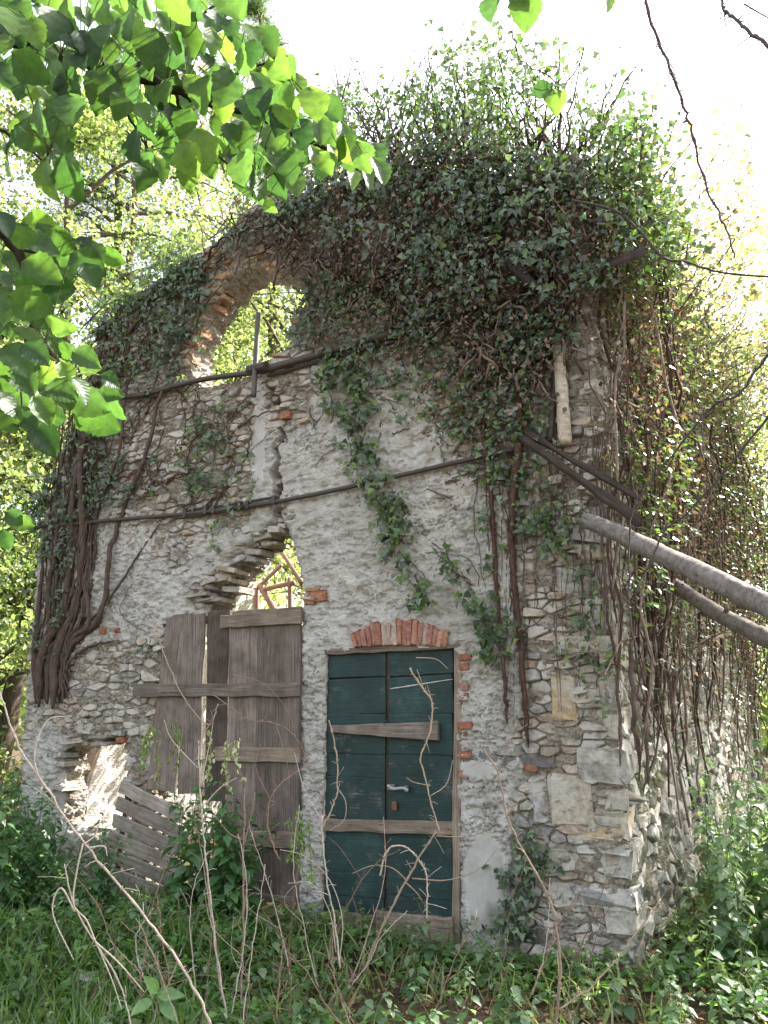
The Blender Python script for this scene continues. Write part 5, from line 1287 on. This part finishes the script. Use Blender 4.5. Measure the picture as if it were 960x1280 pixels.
def place_leaf(parent, p, tip, nrm, size, loc):
    T = np.array(tip, float); T /= np.linalg.norm(T); N = np.array(nrm, float); N = N - T * np.dot(N, T); N /= np.linalg.norm(N); B = np.cross(T, N)
    o = bpy.data.objects.new('leaf', ro.choice(HZ)); COL.objects.link(o)
    M = Matrix(((B[0], T[0], N[0], p[0]), (B[1], T[1], N[1], p[1]), (B[2], T[2], N[2], p[2]), (0, 0, 0, 1))) @ Matrix.Diagonal((size, size, size, 1))
    o.parent = parent; o.matrix_parent_inverse = Matrix.Translation(-Vector(loc)); o.matrix_basis = M
def leafy_branch(name, label, limbs, leaves, cat_='branch'):
    """limbs: list of (photo points, distances, r0, r1); leaves: (px, py, dist, size, tip dx, tip dy)"""
    loc = D3(*limbs[0][0][0], limbs[0][1]); root = empty(name, loc, label, cat_)
    allp = []
    for q, (pts, d, r0, r1) in enumerate(limbs):
        P = wig(spline([D3(x, y, d + .04 * math.sin(i)) for i, (x, y) in enumerate(pts)], 8 * len(pts)), .01, .5, q + 50); allp.append(P)
        V, F, uv = tube_vf(P, np.linspace(r0, r1, len(P)), 7); b = MB(); b.add(V, F, (.05, .042, .036), uv); b.build('branch' if q == 0 else 'twig', M_bark, root, True)
    AP = np.concatenate(allp)
    for (px, py, d, s, dx, dy) in leaves:
        p = D3(px, py, d); tip = np.array((dx, ro.uniform(-.35, .35), -dy)); k = np.argmin(((AP - p) ** 2).sum(1)); near = AP[k]
        V, F, uv = tube_vf(spline([near, (near + p) / 2 + UPV * .01, p], 5), .0016, 4, False); b = MB(); b.add(V, F, (.09, .12, .04), uv)
        if np.linalg.norm(near - p) < .3: b.build('stalk', M_twig, root)
        nrm = np.array((ro.gauss(0, .7), -1.0, ro.gauss(.35, .7)))
        place_leaf(root, p, tip, nrm, s, root.location)
    return root
def leaf_field(poly, spacing, dr, smin, smax, tipf, tries=4000, r=ro):
    pts = []; P = np.array(poly, float); lo, hi = P.min(0), P.max(0)
    for _ in range(tries):
        x, y = r.uniform(lo[0], hi[0]), r.uniform(lo[1], hi[1])
        if not in_poly(x, y, poly): continue
        if any((x - a) ** 2 + (y - b) ** 2 < spacing ** 2 for a, b in pts): continue
        pts.append((x, y))
    out = []
    for x, y in pts:
        dx, dy = tipf(x, y); out.append((x, y - 12, r.uniform(*dr), r.uniform(smin, smax), dx + r.gauss(0, .35), dy + r.gauss(0, .35)))
    return out
polyA = [(-10, -10), (290, -10), (300, 30), (345, 55), (372, 100), (410, 150), (450, 178), (480, 195), (470, 215), (438, 222), (400, 205), (370, 215), (345, 240), (318, 240), (300, 215), (275, 218), (262, 190), (232, 205), (208, 190), (200, 215), (170, 210), (168, 170), (140, 120), (95, 110), (80, 150), (80, 205), (60, 210), (45, 180), (18, 175), (25, 150), (50, 130), (30, 100), (-10, 85)]
lvA = leaf_field(polyA, 14, (1.75, 2.45), .065, .115, lambda x, y: (.35, 1.0))
lvA += [(58, 198, 2.0, .11, 0, 1), (78, 195, 2.0, .10, .3, 1), (30, 165, 2.0, .095, -.3, .8), (180, 200, 2.1, .10, .1, 1), (236, 205, 2.1, .085, 0, 1), (322, 222, 2.1, .085, .3, 1), (332, 250, 2.0, .05, .5, 1), (455, 208, 2.2, .09, 1, .1), (10, 190, 2.2, .08, 0, 1)]
leafy_branch('hazel_branch', 'big hazel branch with backlit round leaves reaching in from the top left', [
    ([(-25, 38), (30, 52), (75, 70), (110, 75), (160, 92), (215, 112), (255, 126), (310, 140), (360, 165), (420, 190), (460, 205)], 2.1, .026, .004),
    ([(160, 92), (200, 60), (235, 30), (280, 0)], 2.1, .006, .004), ([(75, 70), (72, 110), (75, 150), (60, 195)], 2.0, .006, .003), ([(215, 112), (235, 150), (270, 190), (320, 235)], 2.1, .006, .003),
    ([(255, 126), (285, 100), (330, 80), (360, 95)], 2.2, .005, .003), ([(-10, 155), (25, 178), (60, 205)], 2.3, .006, .003), ([(100, 75), (150, 130), (185, 190)], 2.0, .006, .003)], lvA)
polyB = [(-10, 275), (30, 285), (60, 292), (125, 315), (130, 335), (95, 350), (70, 360), (50, 380), (62, 425), (105, 460), (150, 500), (140, 512), (110, 505), (118, 545), (95, 540), (60, 520), (45, 550), (28, 545), (-10, 520)]
lvB = leaf_field(polyB, 16, (1.7, 2.3), .055, .10, lambda x, y: (.8, .7))
leafy_branch('hazel_branch', 'lower hazel branch with bright leaves at the left edge under the big one', [
    ([(-25, 268), (10, 300), (35, 350), (42, 400), (60, 440), (95, 480), (125, 515)], 2.0, .016, .003), ([(20, 310), (60, 318), (110, 325)], 2.0, .005, .002), ([(42, 400), (25, 450), (30, 520)], 2.0, .005, .002)], lvB)
leafy_branch('hazel_twig', 'few leaves hanging at the left edge beside the wall end', [([(-20, 640), (5, 650), (22, 660)], 2.0, .004, .002)], [(8, 640, 2.0, .05, .6, .4), (18, 652, 2.0, .05, .8, .2), (4, 662, 2.0, .05, .2, 1)])
leafy_branch('leafy_twig', 'pale green leaves hanging from the top edge above the ivy bush', [([(590, -30), (640, -12), (700, -8), (770, -15)], 2.1, .005, .003)], [(618, -10, 2.1, .10, -.15, 1), (655, -15, 2.1, .13, .05, 1), (648, -12, 2.15, .09, .5, .8), (757, -15, 2.1, .075, .3, 1), (742, -20, 2.1, .06, -.3, 1)])
leafy_branch('leafy_twig', 'small backlit leaf spray floating before the ivy bush', [([(642, 40), (650, 75), (690, 100), (695, 118)], 2.1, .0022, .0015)], [(690, 113, 2.1, .085, .05, 1), (690, 108, 2.1, .07, -.9, .45), (692, 106, 2.1, .05, .8, .3), (698, 92, 2.1, .02, .1, 1)])

cane('thorny purple-brown bramble stem hanging in from the top right', [(805, -20), (815, 30), (838, 85), (855, 135), (864, 165), (880, 225), (900, 270), (910, 292), (918, 322)], 11, 5, 1.9, (.10, .07, .085), name='bramble_stem', twigs=[[(905, 276), (914, 268), (922, 252)], [(855, 140), (850, 152)]], thorn=130, cat_='stem')
cane('dark knotted twig in the top right corner', [(985, 75), (950, 50), (925, 30), (905, 10), (900, -15)], 14, 8, 1.9, (.11, .085, .10), name='dark_twig', twigs=[[(915, 20), (903, 15), (900, 30)], [(930, 5), (960, 22), (985, 30)]], thorn=30, cat_='stem')
cane('dark bare branch curving out at the top right of the wall', [(975, 347), (900, 340), (860, 328), (830, 322), (800, 290), (770, 264), (715, 250)], 6, 8, 5.2, (.07, .055, .05), name='bare_branch', twigs=[[(830, 322), (800, 335), (775, 352)]], cat_='branch')
cane('dark forked branch crossing the side wall from the right edge', [(980, 425), (945, 462), (925, 492), (895, 505), (860, 545), (815, 600), (790, 640), (786, 720), (790, 800)], 8, 4, 4.3, (.06, .05, .048), name='bare_branch', twigs=[[(895, 505), (850, 535), (780, 542), (740, 540)], [(925, 492), (915, 440), (882, 400), (885, 360)]], cat_='branch')
cane('dark bare branch crossing in front of the thick grey log', [(990, 480), (945, 540), (905, 590), (860, 640), (830, 665), (815, 700), (790, 745)], 8, 4, 4.0, (.06, .05, .048), name='bare_branch', twigs=[[(905, 590), (880, 560), (878, 500)], [(830, 665), (800, 660), (750, 650)]], cat_='branch')
